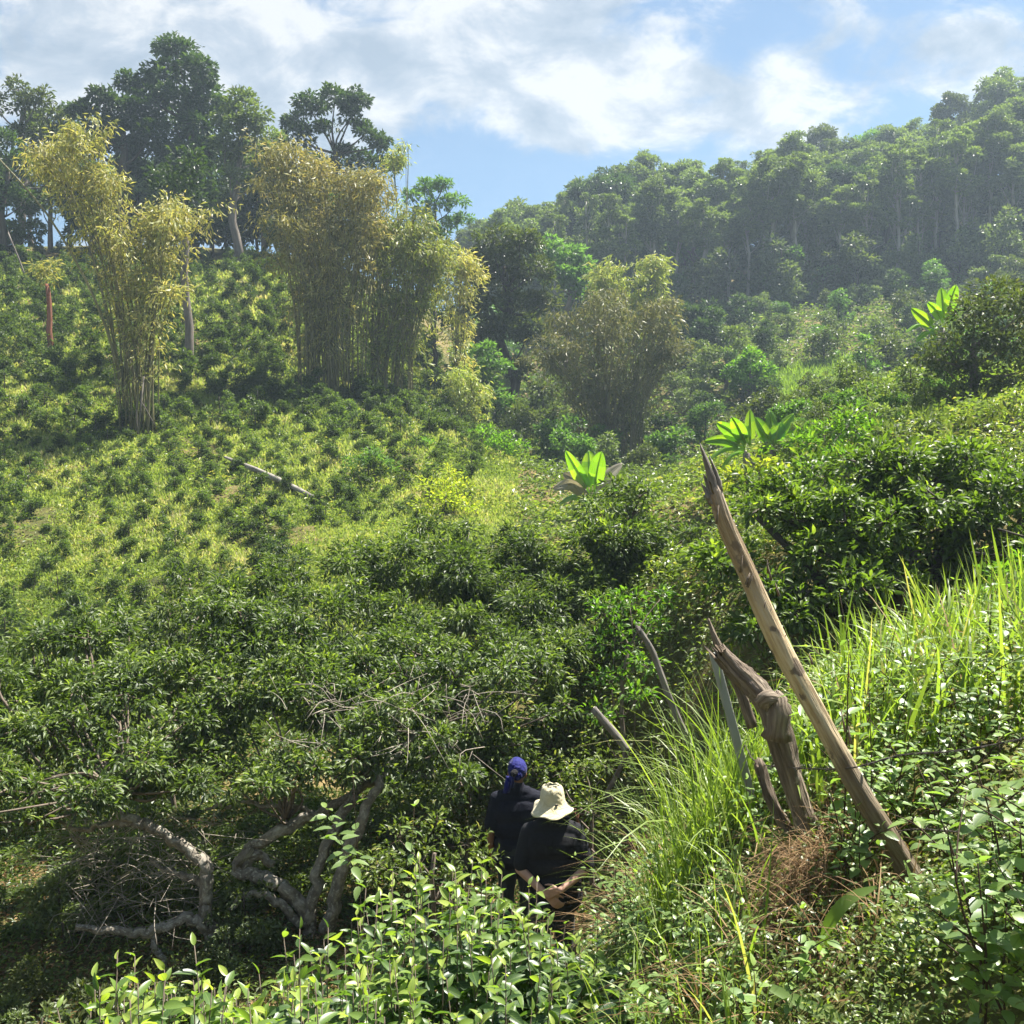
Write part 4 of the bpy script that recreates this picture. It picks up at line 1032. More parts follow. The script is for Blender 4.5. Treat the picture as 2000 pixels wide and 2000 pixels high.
# second tea tree behind it, filling the centre
TEA2 = polyclumps([(370, 1215), (500, 1125), (650, 1075), (800, 1035), (950, 1030), (1060, 1060), (1110, 1120), (1120, 1280), (1000, 1300), (800, 1300), (640, 1300), (430, 1275)], 1030, 14.5, 1290, 11.4, 30, 66, 5.2, 172)
c3 = pxclumps(TEA2, 172, .8); b0 = G3(820, 13)
tree('tea_tree', 'broad sunlit tea tree in the centre, behind the huge old one', 'tea tree', b0, b0 + np.array([0, 0, 1.6]), .10, c3, .082, .029, 1200, 'tea_old', 'bark_lichen', 172, tmpl=T_LEAF, hollow=.1, puffs=10, droop=.5, wob=.06)
# saplings sticking up left of it
for i, (px, Y, top) in enumerate([(420, 14, 1140), (370, 15, 1130), (250, 13.5, 1230), (60, 12.5, 1240), (150, 13, 1250), (330, 13, 1190)]):
    b0 = G3(px, Y); tp = P(px, top, Y)
    c3 = [(tp + np.array([rg.normal(0, .15), rg.normal(0, .2), -.25 * k]), .30 + .05 * k) for k in range(5)]
    tree('tea_sapling', ['young leafy tea tree left of the broad central tea tree', 'slim tea sapling at the lower edge of the sunlit slope', 'leafy sapling above the old tea tree crown', 'leafy sapling at the far left edge of the slope foot', 'short sapling near the left edge behind the old tea tree', 'sapling with thin bare stem in front of the sunlit slope'][i], 'sapling', b0, tp, .03, c3, .11, .036, 500, 'tea_old', 'twig', 180 + i, tmpl=T_LEAF, droop=.5, hollow=.2)
# bush by the people, yellowish bush behind the grey stick
for i, (cl, lf, lab, bx, Yb, L_, dn) in enumerate([
    ([(1180, 1200, 45, 9), (1230, 1180, 45, 9), (1270, 1230, 45, 9), (1200, 1260, 45, 8.8), (1260, 1300, 45, 8.6), (1190, 1330, 45, 8.6), (1290, 1170, 30, 9), (1240, 1370, 45, 8.2), (1170, 1400, 40, 8.4)], 'bright', 'yellow-green leafy bush around the thin grey leaning stick', 1230, 8.8, .065, 760),
    ([(1040, 1500, 40, 10.2), (1090, 1510, 45, 10), (1140, 1500, 45, 9.8), (1190, 1500, 45, 9.4), (1170, 1570, 45, 9.2), (1200, 1640, 45, 8.8), (1180, 1700, 40, 8.6), (1240, 1560, 45, 8.6), (1100, 1560, 40, 10)], 'ground_leaf', 'light green bush on the bank right of the two people', 1180, 9.2, .06, 760),
    ([(900, 1470, 50, 11), (960, 1480, 45, 11), (930, 1540, 55, 10.8), (870, 1560, 50, 10.6), (900, 1610, 50, 10.3), (950, 1600, 40, 10.4)], 'olive_tree', 'dark olive bush left of the person in the blue head wrap', 910, 10.7, .05, 900),
    ([(780, 1640, 55, 8.4), (850, 1620, 55, 8.6), (910, 1650, 50, 8.4), (740, 1690, 50, 8.0), (820, 1690, 50, 8.0), (890, 1700, 45, 7.8), (950, 1680, 35, 8.2)], 'ground_leaf', 'low leafy bush between the old tea limbs and the people', 840, 8.3, .06, 760)]):
    c3 = pxclumps(cl, 190 + i, .6); b0 = G3(bx, Yb)
    tree('low_shrub', lab, 'shrub', b0, np.mean([c for c, _ in c3], 0), .03, c3, L_, L_ * .42, dn, lf, 'twig', 190 + i, hollow=.2, tmpl=T_LEAF, puffs=10)

# low plants on the ground of the hollow (near left) and near bank
nb = Buf(); ng = np.random.default_rng(90)
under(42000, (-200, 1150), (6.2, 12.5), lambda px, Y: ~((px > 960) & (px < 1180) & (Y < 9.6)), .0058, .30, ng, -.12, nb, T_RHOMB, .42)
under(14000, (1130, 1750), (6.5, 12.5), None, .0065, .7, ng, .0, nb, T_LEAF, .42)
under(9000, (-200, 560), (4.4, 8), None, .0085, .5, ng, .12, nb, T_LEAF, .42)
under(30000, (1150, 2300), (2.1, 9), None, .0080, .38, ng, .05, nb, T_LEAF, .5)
lb = Buf(); p, px = scatter(30000, (-200, 1150), (5, 12.5), ng); p[:, 2] += ng.uniform(.0, .06, len(p))
leaves(lb, p, nrm(ng.normal(0, 1, (len(p), 3)) * np.array([1, 1, .25])), nrm(np.array([0, 0, 1.]) + ng.normal(0, .4, (len(p), 3))), ng.uniform(.03, .085, len(p)), ng.uniform(.012, .03, len(p)), T_RHOMB, None, ng)
o = lb.build('leaf_litter', M['dry_grass'], smooth=False); tag(o, 'dry brown fallen leaves on the floor under the old tea tree', 'leaf litter', kind='stuff')
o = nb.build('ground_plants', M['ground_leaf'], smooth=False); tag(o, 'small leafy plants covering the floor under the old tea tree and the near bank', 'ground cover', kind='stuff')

# ================================================================== FOREGROUND TEA SHRUBS
def tea_shrub(label, ells, zf, seed, nshoot):
    """ells: [(cx, cy, rx, ry, share)] shoots stand in these ellipses; zf(x,y) = canopy height"""
    rng = np.random.default_rng(seed); cx, cy = ells[0][:2]
    base = np.array([cx, cy, gz1(cx, cy)]); root = empty('tea_shrub', base, label, 'tea shrub')
    st = Buf(); lf = Buf()
    for cx_, cy_, rx, ry, sh in ells:
        for i in range(int(nshoot * sh)):
            a = rng.random() * 6.28; q = math.sqrt(rng.random())
            x = cx_ + math.cos(a) * q * rx; y = cy_ + math.sin(a) * q * ry
            ztop = zf(x, y) - .30 * q ** 3 + rng.normal(0, .075); z0 = gz1(x, y) - .05
            if ztop < z0 + .15: ztop = z0 + .25
            foot = np.array([x * .75 + cx_ * .25, y * .75 + cy_ * .25, z0]); tip = np.array([x + rng.normal(0, .04), y + rng.normal(0, .04), ztop])
            pth = smooth_path([foot, (foot + tip) / 2 + rng.normal(0, .04, 3), tip], 8)
            tube(st, pth, [.006, .004, .002], 5, 0, rng)
            n = int(rng.integers(17, 25)); H = ztop - z0
            f = np.linspace(max(.2, 1 - .8 / H), 1, n) + rng.normal(0, .01, n); f = np.clip(f, .05, 1)
            idx = f * 7; i0 = np.minimum(idx.astype(int), 6); p = pth[i0] + (pth[i0 + 1] - pth[i0]) * (idx - i0)[:, None]
            ang = rng.random() * 6.28 + np.arange(n) * 2.4
            tipness = np.clip((f - .86) / .14, 0, 1)
            el = -.15 + .95 * tipness + rng.normal(0, .22, n)
            d = np.stack([np.cos(ang) * np.cos(el), np.sin(ang) * np.cos(el), np.sin(el)], 1)
            L = (.108 - .052 * tipness) * rng.uniform(.75, 1.25, n)
            up = nrm(np.array([0, 0, 1.]) + rng.normal(0, .4, (n, 3)))
            leaves(lf, p, d, up, L, L * rng.uniform(.36, .44, n), T_FINE, np.clip(rng.normal(.28, .2, n) + .6 * tipness, 0, 1), rng)
    st.build('stems', M['twig'], root, origin=base); lf.build('foliage', M['tea_near'], root, origin=base)
    return root


tea_shrub('glossy tea shrub in the foreground hiding the legs of the people', [(-.25, 4.3, .85, .95, .6), (.15, 4.6, .5, .6, .2), (-.75, 3.9, .5, .6, .2)], lambda x, y: -2.02 + .02 * (y - 4) - .16 * abs(x + .3) - .6 * max(0, x + .08) + .06 * math.sin(x * 7 + y * 5), 201, 360)
tea_shrub('bright tipped tea shrub low at the bottom left edge', [(-1.25, 3.35, .55, .45, .7), (-.7, 3.1, .4, .35, .3)], lambda x, y: -1.86 + .10 * (x + 1.2) + .05 * math.sin(x * 9 + y * 4), 202, 190)

# ================================================================== FOREGROUND WEEDS
def weed(name, seed, H, n, L, label, cat, group, leaf='weed', wr=.6, branch=3, lean=.15):
    rng = np.random.default_rng(seed); root = empty(name, (0, 0, -400), label, cat, group)
    st = Buf(); lf = Buf()
    def stem(a, d, h, n, r):
        pth = smooth_path([a, a + d * h * .5 + rng.normal(0, .2 * lean, 3) * h, a + d * h + rng.normal(0, .4 * lean, 3) * h], 8)
        tube(st, pth, [r, r * .8, r * .4], 5, 0, rng)
        ph = rng.random() * 6.28
        for k in range(n):
            f = .22 + .78 * k / max(n - 1, 1); idx = f * 7; i0 = min(int(idx), 6); p = pth[i0] + (pth[i0 + 1] - pth[i0]) * (idx - i0)
            for s in (0, math.pi):
                ang = ph + k * 1.57 + s + rng.normal(0, .25); el = rng.normal(.05, .25) + (.5 if k == n - 1 else 0)
                dd = np.array([[math.cos(ang) * math.cos(el), math.sin(ang) * math.cos(el), math.sin(el)]])
                l = L * rng.uniform(.7, 1.15) * (1 - .45 * (k / max(n - 1, 1)) ** 3)
                leaves(lf, p[None] + dd * .012, dd, nrm(np.array([[0, 0, 1.]]) + rng.normal(0, .2, (1, 3))), np.array([l]), np.array([l * wr]), T_TOOTH, np.clip(rng.normal(.4 + .3 * (k == n - 1), .15, 1), 0, 1), rng)
        return pth
    m = stem(np.zeros(3), nrm(np.array([rng.normal(0, lean), rng.normal(0, lean), 1.])), H, n, .004)
    for b in range(branch):
        i = int(rng.integers(2, 6)); a = rng.random() * 6.28
        stem(m[i], nrm(np.array([math.cos(a), math.sin(a), .8])), H * rng.uniform(.35, .55), max(3, n - 3), .003)
    st.build('stems', M['stem_dark'], root); lf.build('foliage', M[leaf], root)
    return root


weeds = [weed('leafy_weed', 700 + i, [.45, .6, .75, .55, .9, .4][i], [6, 7, 8, 6, 8, 5][i], [.078, .07, .065, .085, .06, .062][i], 'x', 'weed', 'x', branch=[2, 3, 3, 2, 4, 2][i]) for i in range(6)]
wr_ = np.random.default_rng(91); used = set()
def put_weeds(spots, label, group):
    for (x, y, s, k) in spots:
        z = gz1(x, y) - .02
        if k not in used:
            used.add(k); o = weeds[k]; o.location = (x, y, z); o.rotation_euler = (0, 0, wr_.random() * 6.28); o.scale = (s,) * 3; o['label'] = label; o['group'] = group
        else: dup(weeds[k], (x, y, z), wr_.random() * 6.28, s, label, group, (wr_.normal(0, .12), wr_.normal(0, .12)))
S = []
for i in range(44):       # bottom right corner, big near leaves
    Y = wr_.uniform(2.15, 3.1); px = wr_.uniform(1700, 2080); sc = wr_.uniform(.65, 1.0) if px > 1880 else wr_.uniform(.3, .5); S.append((P(px, 900, Y)[0], Y, sc, int(wr_.choice([0, 1, 3, 5]))))
put_weeds(S, 'broad toothed leaf weed in the thicket at the bottom right corner', 'broad leaf weeds at the bottom right')
S = []
for i in range(95):       # behind the log, up to the tall grass
    Y = wr_.uniform(3.3, 6.2); px = wr_.uniform(1640, 2100); S.append((P(px, 900, Y)[0], Y, wr_.uniform(.5, .85), int(wr_.integers(0, 6))))
put_weeds(S, 'leafy weed among the grass on the bank behind the leaning log', 'weeds on the bank behind the log')
S = []
for i in range(115):       # foot of the bank, bottom centre right
    Y = wr_.uniform(2.7, 4.8); px = wr_.uniform(1190, 1640)
    if px > 1480 and 2.9 < Y < 4.4: continue
    S.append((P(px, 900, Y)[0], Y, wr_.uniform(.45, .75), int(wr_.choice([0, 3, 5]))))
put_weeds(S, 'small weed in the tangle between the tea shrub and the log base', 'small weeds below the log')
S = []
for i in range(14):
    Y = wr_.uniform(5.2, 6.4); px = wr_.uniform(1180, 1330); S.append((P(px, 900, Y)[0], Y, wr_.uniform(.7, 1.0), int(wr_.choice([1, 2, 4]))))
put_weeds(S, 'leafy weed at the path edge right of the person in the sun hat', 'weeds beside the path')
# single slender plant left of the people
for i, (px, Y, top, lab) in enumerate([(715, 6.2, 1465, 'slender pale leafed stem standing between the old tea limbs and the people'), (765, 6.0, 1590, 'shorter pale leafed stem beside the slender one'), (1660, 3.6, 1270, 'tall weed with broad light leaves right of the leaning log')]):
    b0 = G3(px, Y); tp = P(px, top, Y); H = tp[2] - b0[2]
    w = weed('leafy_weed', 720 + i, H, 14 if i < 2 else 9, .125 if i < 2 else .085, lab, 'weed', None, 'weed', .48, 1, .025)
    w.location = tuple(b0)
    if 'group' in w: del w['group']

# ================================================================== TALL GRASS
T_STRIP_N = 6
def blades(buf, base, dirs, L, W, bend, rng, rnd):
    N = len(base); d = nrm(dirs); hor = d * np.array([1, 1, 0]); a = rng.random(N) * 6.28
    hor = nrm(hor + np.stack([np.cos(a), np.sin(a), a * 0], 1) * .3)
    side = nrm(np.cross(hor, np.array([0, 0, 1.])) + rng.normal(0, .25, (N, 3)))
    V = np.zeros((N, 2 * T_STRIP_N + 1, 3))
    for k in range(T_STRIP_N):
        t = k / T_STRIP_N
        c = base + d * (L * t)[:, None] + (hor * .55 + np.array([0, 0, -.8])) * (bend * L * t ** 2.4)[:, None]
        w = (W * (.6 + .4 * math.sin(math.pi * min(1, t * 1.3 + .2))))[:, None] * .5 * (1 - .6 * t ** 3)
        V[:, 2 * k] = c - side * w; V[:, 2 * k + 1] = c + side * w
    V[:, -1] = base + d * L[:, None] + (hor * .55 + np.array([0, 0, -.8])) * (bend * L)[:, None]
    fc = [(2 * k, 2 * k + 1, 2 * k + 3, 2 * k + 2) for k in range(T_STRIP_N - 1)] + [(2 * T_STRIP_N - 2, 2 * T_STRIP_N - 1, 2 * T_STRIP_N)]
    buf.inst(V, fc, rnd, np.zeros((2 * T_STRIP_N + 1, 2)))


tg = np.random.default_rng(92); tb = Buf()
def tall(n, pxr, Yr, Lr, Wr, bend, mean=.5, lean=.18, cond=None, dst=tb):
    p, px = scatter(n, pxr, Yr, tg, cond); N = len(p)
    d = nrm(np.array([0, 0, 1.]) + tg.normal(0, lean, (N, 3)))
    blades(dst, p, d, tg.uniform(*Lr, N), tg.uniform(*Wr, N), tg.uniform(*bend, N), tg, np.clip(tg.normal(mean, .22, N), 0, 1))
tall(620, (1280, 1470), (4.6, 6.4), (.45, 1.1), (.006, .014), (.0, .9), .5, .26)
tall(1500, (1620, 2150), (5.2, 7.8), (.40, .95), (.016, .034), (.0, .8), .55, .18)
tall(600, (1560, 2150), (4.0, 5.8), (.35, .85), (.010, .020), (.1, .8), .5)
tall(380, (1150, 1500), (2.6, 4.6), (.25, .7), (.006, .012), (.1, .9), .55)
tall(500, (1440, 1640), (4.6, 6.5), (.3, .7), (.006, .013), (.1, .7), .5)
o = tb.build('tall_grass', M['tall_grass'], smooth=True); tag(o, 'tall bright green grass on the right bank around the old fence posts', 'grass', kind='stuff')
db = Buf()
tall(260, (1640, 2150), (4.5, 7.4), (.3, .8), (.006, .014), (.2, 1.1), .6, .4, None, db)
tall(700, (1235, 1370), (6.0, 7.4), (.4, .85), (.004, .009), (.2, 1.0), .6, .4, None, db)
tall(600, (1500, 1680), (3.4, 4.2), (.1, .3), (.003, .006), (.3, 1.2), .5, .6, None, db)
tall(500, (1250, 1800), (2.8, 3.8), (.15, .45), (.003, .007), (.3, 1.2), .4, .6, None, db)
o = db.build('dry_grass', M['dry_grass'], smooth=True); tag(o, 'dry brown grass on the bank between the people and the old posts', 'grass', kind='stuff')
# brown fibrous root clump at the rotten post
rb = Buf(); c0 = P(1605, 1715, 3.7)
N = 2600; a = tg.random(N) * 6.28
p = c0 + np.stack([tg.normal(0, .085, N), tg.normal(0, .07, N), tg.uniform(-.20, .13, N)], 1)
blades(rb, p, nrm(np.stack([np.cos(a), np.sin(a) - .5, tg.normal(.0, .5, N)], 1)), tg.uniform(.08, .26, N), tg.uniform(.0015, .0035, N), tg.uniform(.3, 1.2, N), tg, np.clip(tg.normal(.5, .25, N), 0, 1))
o = rb.build('root_tuft', M['dry_grass']); tag(o, 'brown tuft of dry fibrous roots at the foot of the rotten post', 'dry tuft')
for lab, q, w in [('single wide arching green blade in front of the leaning log base', [(1608, 1850, 3.0), (1622, 1800, 3.0), (1660, 1755, 3.02), (1712, 1732, 3.05)], .040),
                  ('wide green blade slanting into the bottom edge', [(1505, 1928, 2.75), (1570, 1960, 2.7), (1640, 1990, 2.65), (1690, 2030, 2.6)], .034),
                  ('straight pointed green blade beside the log base', [(1840, 1850, 2.9), (1800, 1760, 2.95), (1765, 1680, 3.0)], .022)]:
    b = Buf(); pth = smooth_path([P(*a_) for a_ in q], 14); tgv = nrm(np.gradient(pth, axis=0)); V = []; fc = []
    for i in range(14):
        t = i / 13; ww = w * .5 * (math.sin(math.pi * (.18 + .80 * t)) ** .6); s = nrm(np.cross(tgv[i], np.array([.25, -.8, .55])))
        V += [pth[i] - s * ww, pth[i] - np.array([0, .2, 1.]) * ww * .25, pth[i] + s * ww]
        if i: a_ = 3 * (i - 1); fc += [(a_, a_ + 1, a_ + 4, a_ + 3), (a_ + 1, a_ + 2, a_ + 5, a_ + 4)]
    b.raw(np.array(V), fc, .35); o = b.build('grass_blade', M['weed']); tag(o, lab, 'grass blade')

# ================================================================== POSTS AND WIRE
def post(name, label, segs, mat, cat='post', sides=16, rough=.07, n=60, jag=.0, seed=1, extra=None):
    """segs: (px,py,Y,width_px)"""
    rng = np.random.default_rng(seed); q = [P(a, b_, c) for a, b_, c, _ in segs]; rad = [w / F * c * .5 * .60 for _, _, c, w in segs]
    # radii on evenly spaced parameter
    pth = smooth_path(q, n); base = q[0]
    root = empty(name, base, label, cat)
    b = Buf(); tube(b, pth, rad, sides, rough, rng, jag=jag)
    b.build('shaft', M[mat], root, origin=base)
    return root, base, rng


root, base, rng = post('log_post', 'long leaning stripped log with splintered pointed top, the tallest post', [(1850, 1825, 3.22, 78), (1768, 1690, 3.27, 76), (1676, 1540, 3.3, 68), (1594, 1390, 3.33, 64), (1520, 1255, 3.36, 64), (1465, 1130, 3.4, 60), (1420, 1030, 3.42, 56), (1395, 960, 3.44, 48)], 'log', rough=.045, jag=.05, seed=11, sides=28, n=120)
b = Buf()
for k, (x0, y0, x1, y1, w) in enumerate([(1403, 985, 1367, 866, 26), (1392, 985, 1374, 925, 18), (1412, 1000, 1398, 925, 16), (1385, 975, 1370, 945, 14), (1408, 960, 1385, 890, 12)]):
    tube(b, smooth_path([P(x0, y0, 3.43), P((x0 + x1) / 2 + 2, (y0 + y1) / 2, 3.44), P(x1, y1, 3.45)], 8), [w / F * 1.7, w / F * 1.2, .002], 7, .15, rng, .97)
b.build('splinters', M['grey_wood'], root, origin=base)
for k in range(16):
    b = Buf(); f = rng.uniform(.35, 1); c = np.array([np.interp(f, [0, 1], [1800, 1395]), np.interp(f, [0, 1], [1790, 960])]); s = rng.choice([-1, 1])
    a0 = P(c[0] + s * 27, c[1], 3.36); tube(b, [a0, a0 + np.array([-.01 * s + rng.normal(0, .01), rng.normal(0, .01), rng.uniform(.03, .08)])], [.005, .0015], 4, .2, rng, .9)
    b.build('bark_strip', M['twig'], root, origin=base)
root, base, rng = post('rotten_post', 'thick dark rotten post with a knobbly bent top beside the leaning log', [(1600, 1680, 3.9, 84), (1565, 1580, 3.92, 76), (1535, 1480, 3.94, 78), (1512, 1400, 3.95, 84), (1480, 1350, 3.97, 74), (1440, 1310, 4.0, 64), (1405, 1272, 4.02, 54)], 'rotten', rough=.14, jag=.06, seed=12, sides=26, n=90)
b = Buf(); tube(b, smooth_path([P(1515, 1440, 3.86), P(1520, 1385, 3.85), P(1512, 1352, 3.88)], 8), [.055, .05, .02], 9, .2, rng, .5)
tube(b, smooth_path([P(1490, 1375, 3.86), P(1500, 1362, 3.84), P(1530, 1370, 3.86)], 8), [.03, .035, .012], 8, .25, rng, .5); b.build('knob', M['rotten'], root, origin=base)
post('split_post', 'short brown split stake leaning against the foot of the rotten post', [(1545, 1630, 4.05, 40), (1505, 1560, 4.07, 42), (1483, 1490, 4.1, 34)], 'rotten', rough=.12, jag=.03, seed=13, n=24)
post('splintered_post', 'thin pointed brown stake rising behind the rotten post', [(1470, 1420, 4.25, 34), (1430, 1310, 4.27, 32), (1400, 1255, 4.28, 26), (1383, 1208, 4.3, 7)], 'rotten', rough=.12, seed=14, n=24)
post('grey_stick', 'thin grey weathered stick leaning left of the tall grass, with a forked tip', [(1350, 1460, 6, 22), (1310, 1370, 6.05, 21), (1275, 1275, 6.1, 22), (1247, 1228, 6.12, 20)], 'grey_wood', rough=.12, jag=.04, seed=15, n=30)
post('cut_log', 'short cut grey log leaning among dry grass near the people', [(1225, 1465, 7.2, 26), (1200, 1432, 7.25, 26), (1162, 1388, 7.3, 24)], 'grey_wood', rough=.1, jag=.03, seed=16, n=20)
# pale squared post
root = empty('pale_post', P(1500, 1640, 4.7), 'pale grey squared post half hidden in grass behind the rotten post', 'post'); b = Buf()
a_, c_ = P(1490, 1640, 4.7), P(1393, 1275, 4.8); ax = nrm(c_ - a_); sd = nrm(np.cross(ax, np.array([0, 1., 0]))); dp = np.cross(ax, sd); w = .020
V = [q + sd * sx * w + dp * sy * w for q in (a_, c_) for sx, sy in ((-1, -1), (1, -1), (1, 1), (-1, 1))]
b.raw(np.array(V), [(0, 1, 5, 4), (1, 2, 6, 5), (2, 3, 7, 6), (3, 0, 4, 7), (4, 5, 6, 7), (3, 2, 1, 0)], .5); o = b.build('shaft', M['concrete'], root, origin=P(1500, 1640, 4.7), smooth=False)
bv = o.modifiers.new('bevel', 'BEVEL'); bv.width = .006; bv.segments = 2


def wire(label, q):
    pth = smooth_path([P(*a_) for a_ in q], 70); rng = np.random.default_rng(len(label)); b = Buf()
    off = np.linspace(0, 60, 70)
    for ph in (0, math.pi):
        tube(b, pth + .0022 * np.stack([np.cos(off + ph), np.zeros(70), np.sin(off + ph)], 1), [.0016, .0016], 5)
    d = 0
    for i in range(1, 70):
        d += np.linalg.norm(pth[i] - pth[i - 1])
        if d > .11:
            d = 0
            for s in (-1, 1):
                e = nrm(np.array([rng.normal(0, .5), rng.normal(0, .5), 1.])) * .017
                tube(b, [pth[i] - e, pth[i] + e], [.0009, .0016, .0009], 4)
                tube(b, [pth[i] + np.array([.008, 0, 0]) - e[::-1], pth[i] + e[::-1]], [.0009, .0016], 4)
    o = b.build('barbed_wire', M['wire']); tag(o, label, 'barbed wire')


wire('upper strand of rusty barbed wire running past the rotten post and log', [(1455, 1455, 4.4), (1480, 1490, 4.15), (1560, 1500, 3.8), (1660, 1500, 3.25), (1760, 1475, 3.2), (1880, 1465, 3.1), (2060, 1430, 3.0)])
wire('lower strand of rusty barbed wire at the right edge', [(1690, 1640, 3.35), (1780, 1620, 3.25), (1900, 1625, 3.1), (2060, 1612, 2.95)])

# ================================================================== PEOPLE
def capsules(segs, n=10):
    """segs: list of (p0, p1, r0, r1[, sx, sy]) -> raw mesh of overlapping tapered capsules"""
    b = Buf()
    for s in segs:
        p0, p1, r0, r1 = np.array(s[0], float), np.array(s[1], float), s[2], s[3]
        sc = s[4] if len(s) > 4 else (1, 1)
        ax = p1 - p0; l = np.linalg.norm(ax)
        if l < 1e-6: ax = np.array([0, 0, 1e-3]); l = 1e-3
        ax = ax / l
        u = np.cross(ax, [0, 1, 0]) if abs(ax[1]) < .9 else np.cross(ax, [1, 0, 0]); u /= np.linalg.norm(u); v = np.cross(ax, u)
        rings = []
        for k in range(-4, 0): a_ = math.pi / 2 * k / 4; rings.append((p0 + ax * r0 * math.sin(a_), r0 * max(math.cos(a_), .02)))
        for k in range(0, 5): f = k / 4; rings.append((p0 + ax * l * f, r0 + (r1 - r0) * f))
        for k in range(1, 5): a_ = math.pi / 2 * k / 4; rings.append((p1 + ax * r1 * math.sin(a_), r1 * max(math.cos(a_), .02)))
        th = np.linspace(0, 2 * math.pi, 14, endpoint=False); V = []; 
        for c, r in rings:
            o_ = np.cos(th)[:, None] * u * r + np.sin(th)[:, None] * v * r
            o_[:, 0] *= sc[0]; o_[:, 1] *= sc[1]
            V.append(c + o_)
        V = np.concatenate(V); m = len(rings); fc = []
        for i in range(m - 1):
            for j in range(14): k = (j + 1) % 14; fc.append((i * 14 + j, i * 14 + k, (i + 1) * 14 + k, (i + 1) * 14 + j))
        fc += [tuple(range(13, -1, -1)), tuple((m - 1) * 14 + j for j in range(14))]
        b.raw(V, fc)
    return b


def remeshed(buf, name, mat, parent, voxel, smooth=6, wrinkle=0.0, seed=0, cut=None):
    o = buf.build(name, mat, parent)
    r = o.modifiers.new('r', 'REMESH'); r.mode = 'VOXEL'; r.voxel_size = voxel; r.use_smooth_shade = True
    s = o.modifiers.new('s', 'SMOOTH'); s.iterations = smooth; s.factor = .5
    dg = bpy.context.evaluated_depsgraph_get(); me = bpy.data.meshes.new_from_object(o.evaluated_get(dg))
    o.modifiers.clear(); old = o.data; o.data = me; bpy.data.meshes.remove(old)
    if not me.materials: me.materials.append(mat)
    n = len(me.vertices); co = np.empty(n * 3, np.float32); me.vertices.foreach_get('co', co); co = co.reshape(-1, 3)
    if wrinkle:
        no = np.empty(n * 3, np.float32); me.vertices.foreach_get('normal', no); no = no.reshape(-1, 3)
        rg_ = np.random.default_rng(seed); dsp = np.zeros(n)
        for k in range(9):
            f = rg_.normal(0, 1, 3) * rg_.uniform(12, 34) * np.array([1, .6, .8]); dsp += np.sin(co @ f + rg_.random() * 6.28 + 1.5 * np.sin(co @ (f[::-1] * .35))) / 9 * 2
        co = co + no * (dsp * wrinkle)[:, None]
        me.vertices.foreach_set('co', co.astype(np.float32).ravel())
    me.polygons.foreach_set('use_smooth', np.ones(len(me.polygons), bool)); me.update()
    return o


def hand(wr, d, pn, th_side, curl, size=1.0):
    """palm and five fingers from the wrist: d = pointing direction, pn = palm normal, th_side = thumb side"""
    d = nrm(np.array(d, float)); pn = np.array(pn, float); pn = nrm(pn - d * (pn @ d)); s = nrm(np.array(th_side, float)); s = nrm(s - d * (s @ d) - pn * (s @ pn))
    wr = np.array(wr, float); out = []
    for k, (o_, l) in enumerate([(.030, .072), (.010, .080), (-.010, .074), (-.028, .058)]):
        kn = wr + d * .088 * size + s * o_ * size
        out.append((wr + s * o_ * .6 * size + d * .02, kn, .014 * size, .0125 * size))
        a = kn; dd = d.copy()
        for j, (fl_, r_) in enumerate([(.45, .0095), (.32, .0088), (.23, .0078)]):
            c, sn = math.cos(curl * (.7 + .3 * j)), math.sin(curl * (.7 + .3 * j)); dd = nrm(dd * c + pn * sn); e = a + dd * l * fl_ * size
            out.append((a, e, r_ * size, r_ * .9 * size)); a = e
    t0 = wr + d * .025 * size + s * .02 * size; t1 = t0 + (d * .6 + s * .7 + pn * .25) * .045 * size; t2 = t1 + (d * .85 + s * .25 + pn * .4) * .034 * size; t3 = t2 + (d * .9 + pn * .35) * .026 * size
    out += [(t0, t1, .015 * size, .012 * size), (t1, t2, .011 * size, .010 * size), (t2, t3, .010 * size, .008 * size)]
    return out


def head_segs(c):
    c = np.array(c, float)      # head faces +Y
    return [(c + [0, -.005, .02], c + [0, .01, .035], .088, .085, (.88, 1.08)), (c + [0, .02, -.04], c + [0, .045, -.075], .066, .048, (.95, 1)),
            (c + [0, .095, .0], c + [0, .112, -.028], .012, .016), (c + [0, .09, -.055], c + [0, .092, -.056], .024, .024, (1.1, .7)), (c + [0, .085, -.095], c + [0, .08, -.095], .022, .022),
            (c + [-.03, .088, .018], c + [-.032, .088, .018], .017, .017), (c + [.03, .088, .018], c + [.032, .088, .018], .017, .017),
            (c + [-.082, -.005, .012], c + [-.084, -.012, -.025], .016, .010, (.55, 1.2)), (c + [.082, -.005, .012], c + [.084, -.012, -.025], .016, .010, (.55, 1.2)),
            (c + [0, -.025, -.06], c + [0, -.03, -.14], .056, .060)]


def leg_segs(x):
    return [((x * .75, 0, .90), (x, .01, .50), .088, .058), ((x, .01, .50), (x * 1.02, -.02, .09), .056, .040), ((x, -.045, .05), (x * 1.15, .13, .035), .042, .034)]


def trunk_segs(k=1.0):
    return [((-.07, 0, .95), (.07, 0, .95), .125 * k, .125 * k, (1.0, .95)), ((-.06, 0, 1.10), (.06, 0, 1.10), .12 * k, .12 * k, (1, .9)), ((-.085, 0, 1.28), (.085, 0, 1.28), .125 * k, .125 * k, (1, .9)), ((-.13, -.01, 1.41), (.13, -.01, 1.41), .065, .065), ((-.17, -.01, 1.395), (.17, -.01, 1.395), .058, .058)]


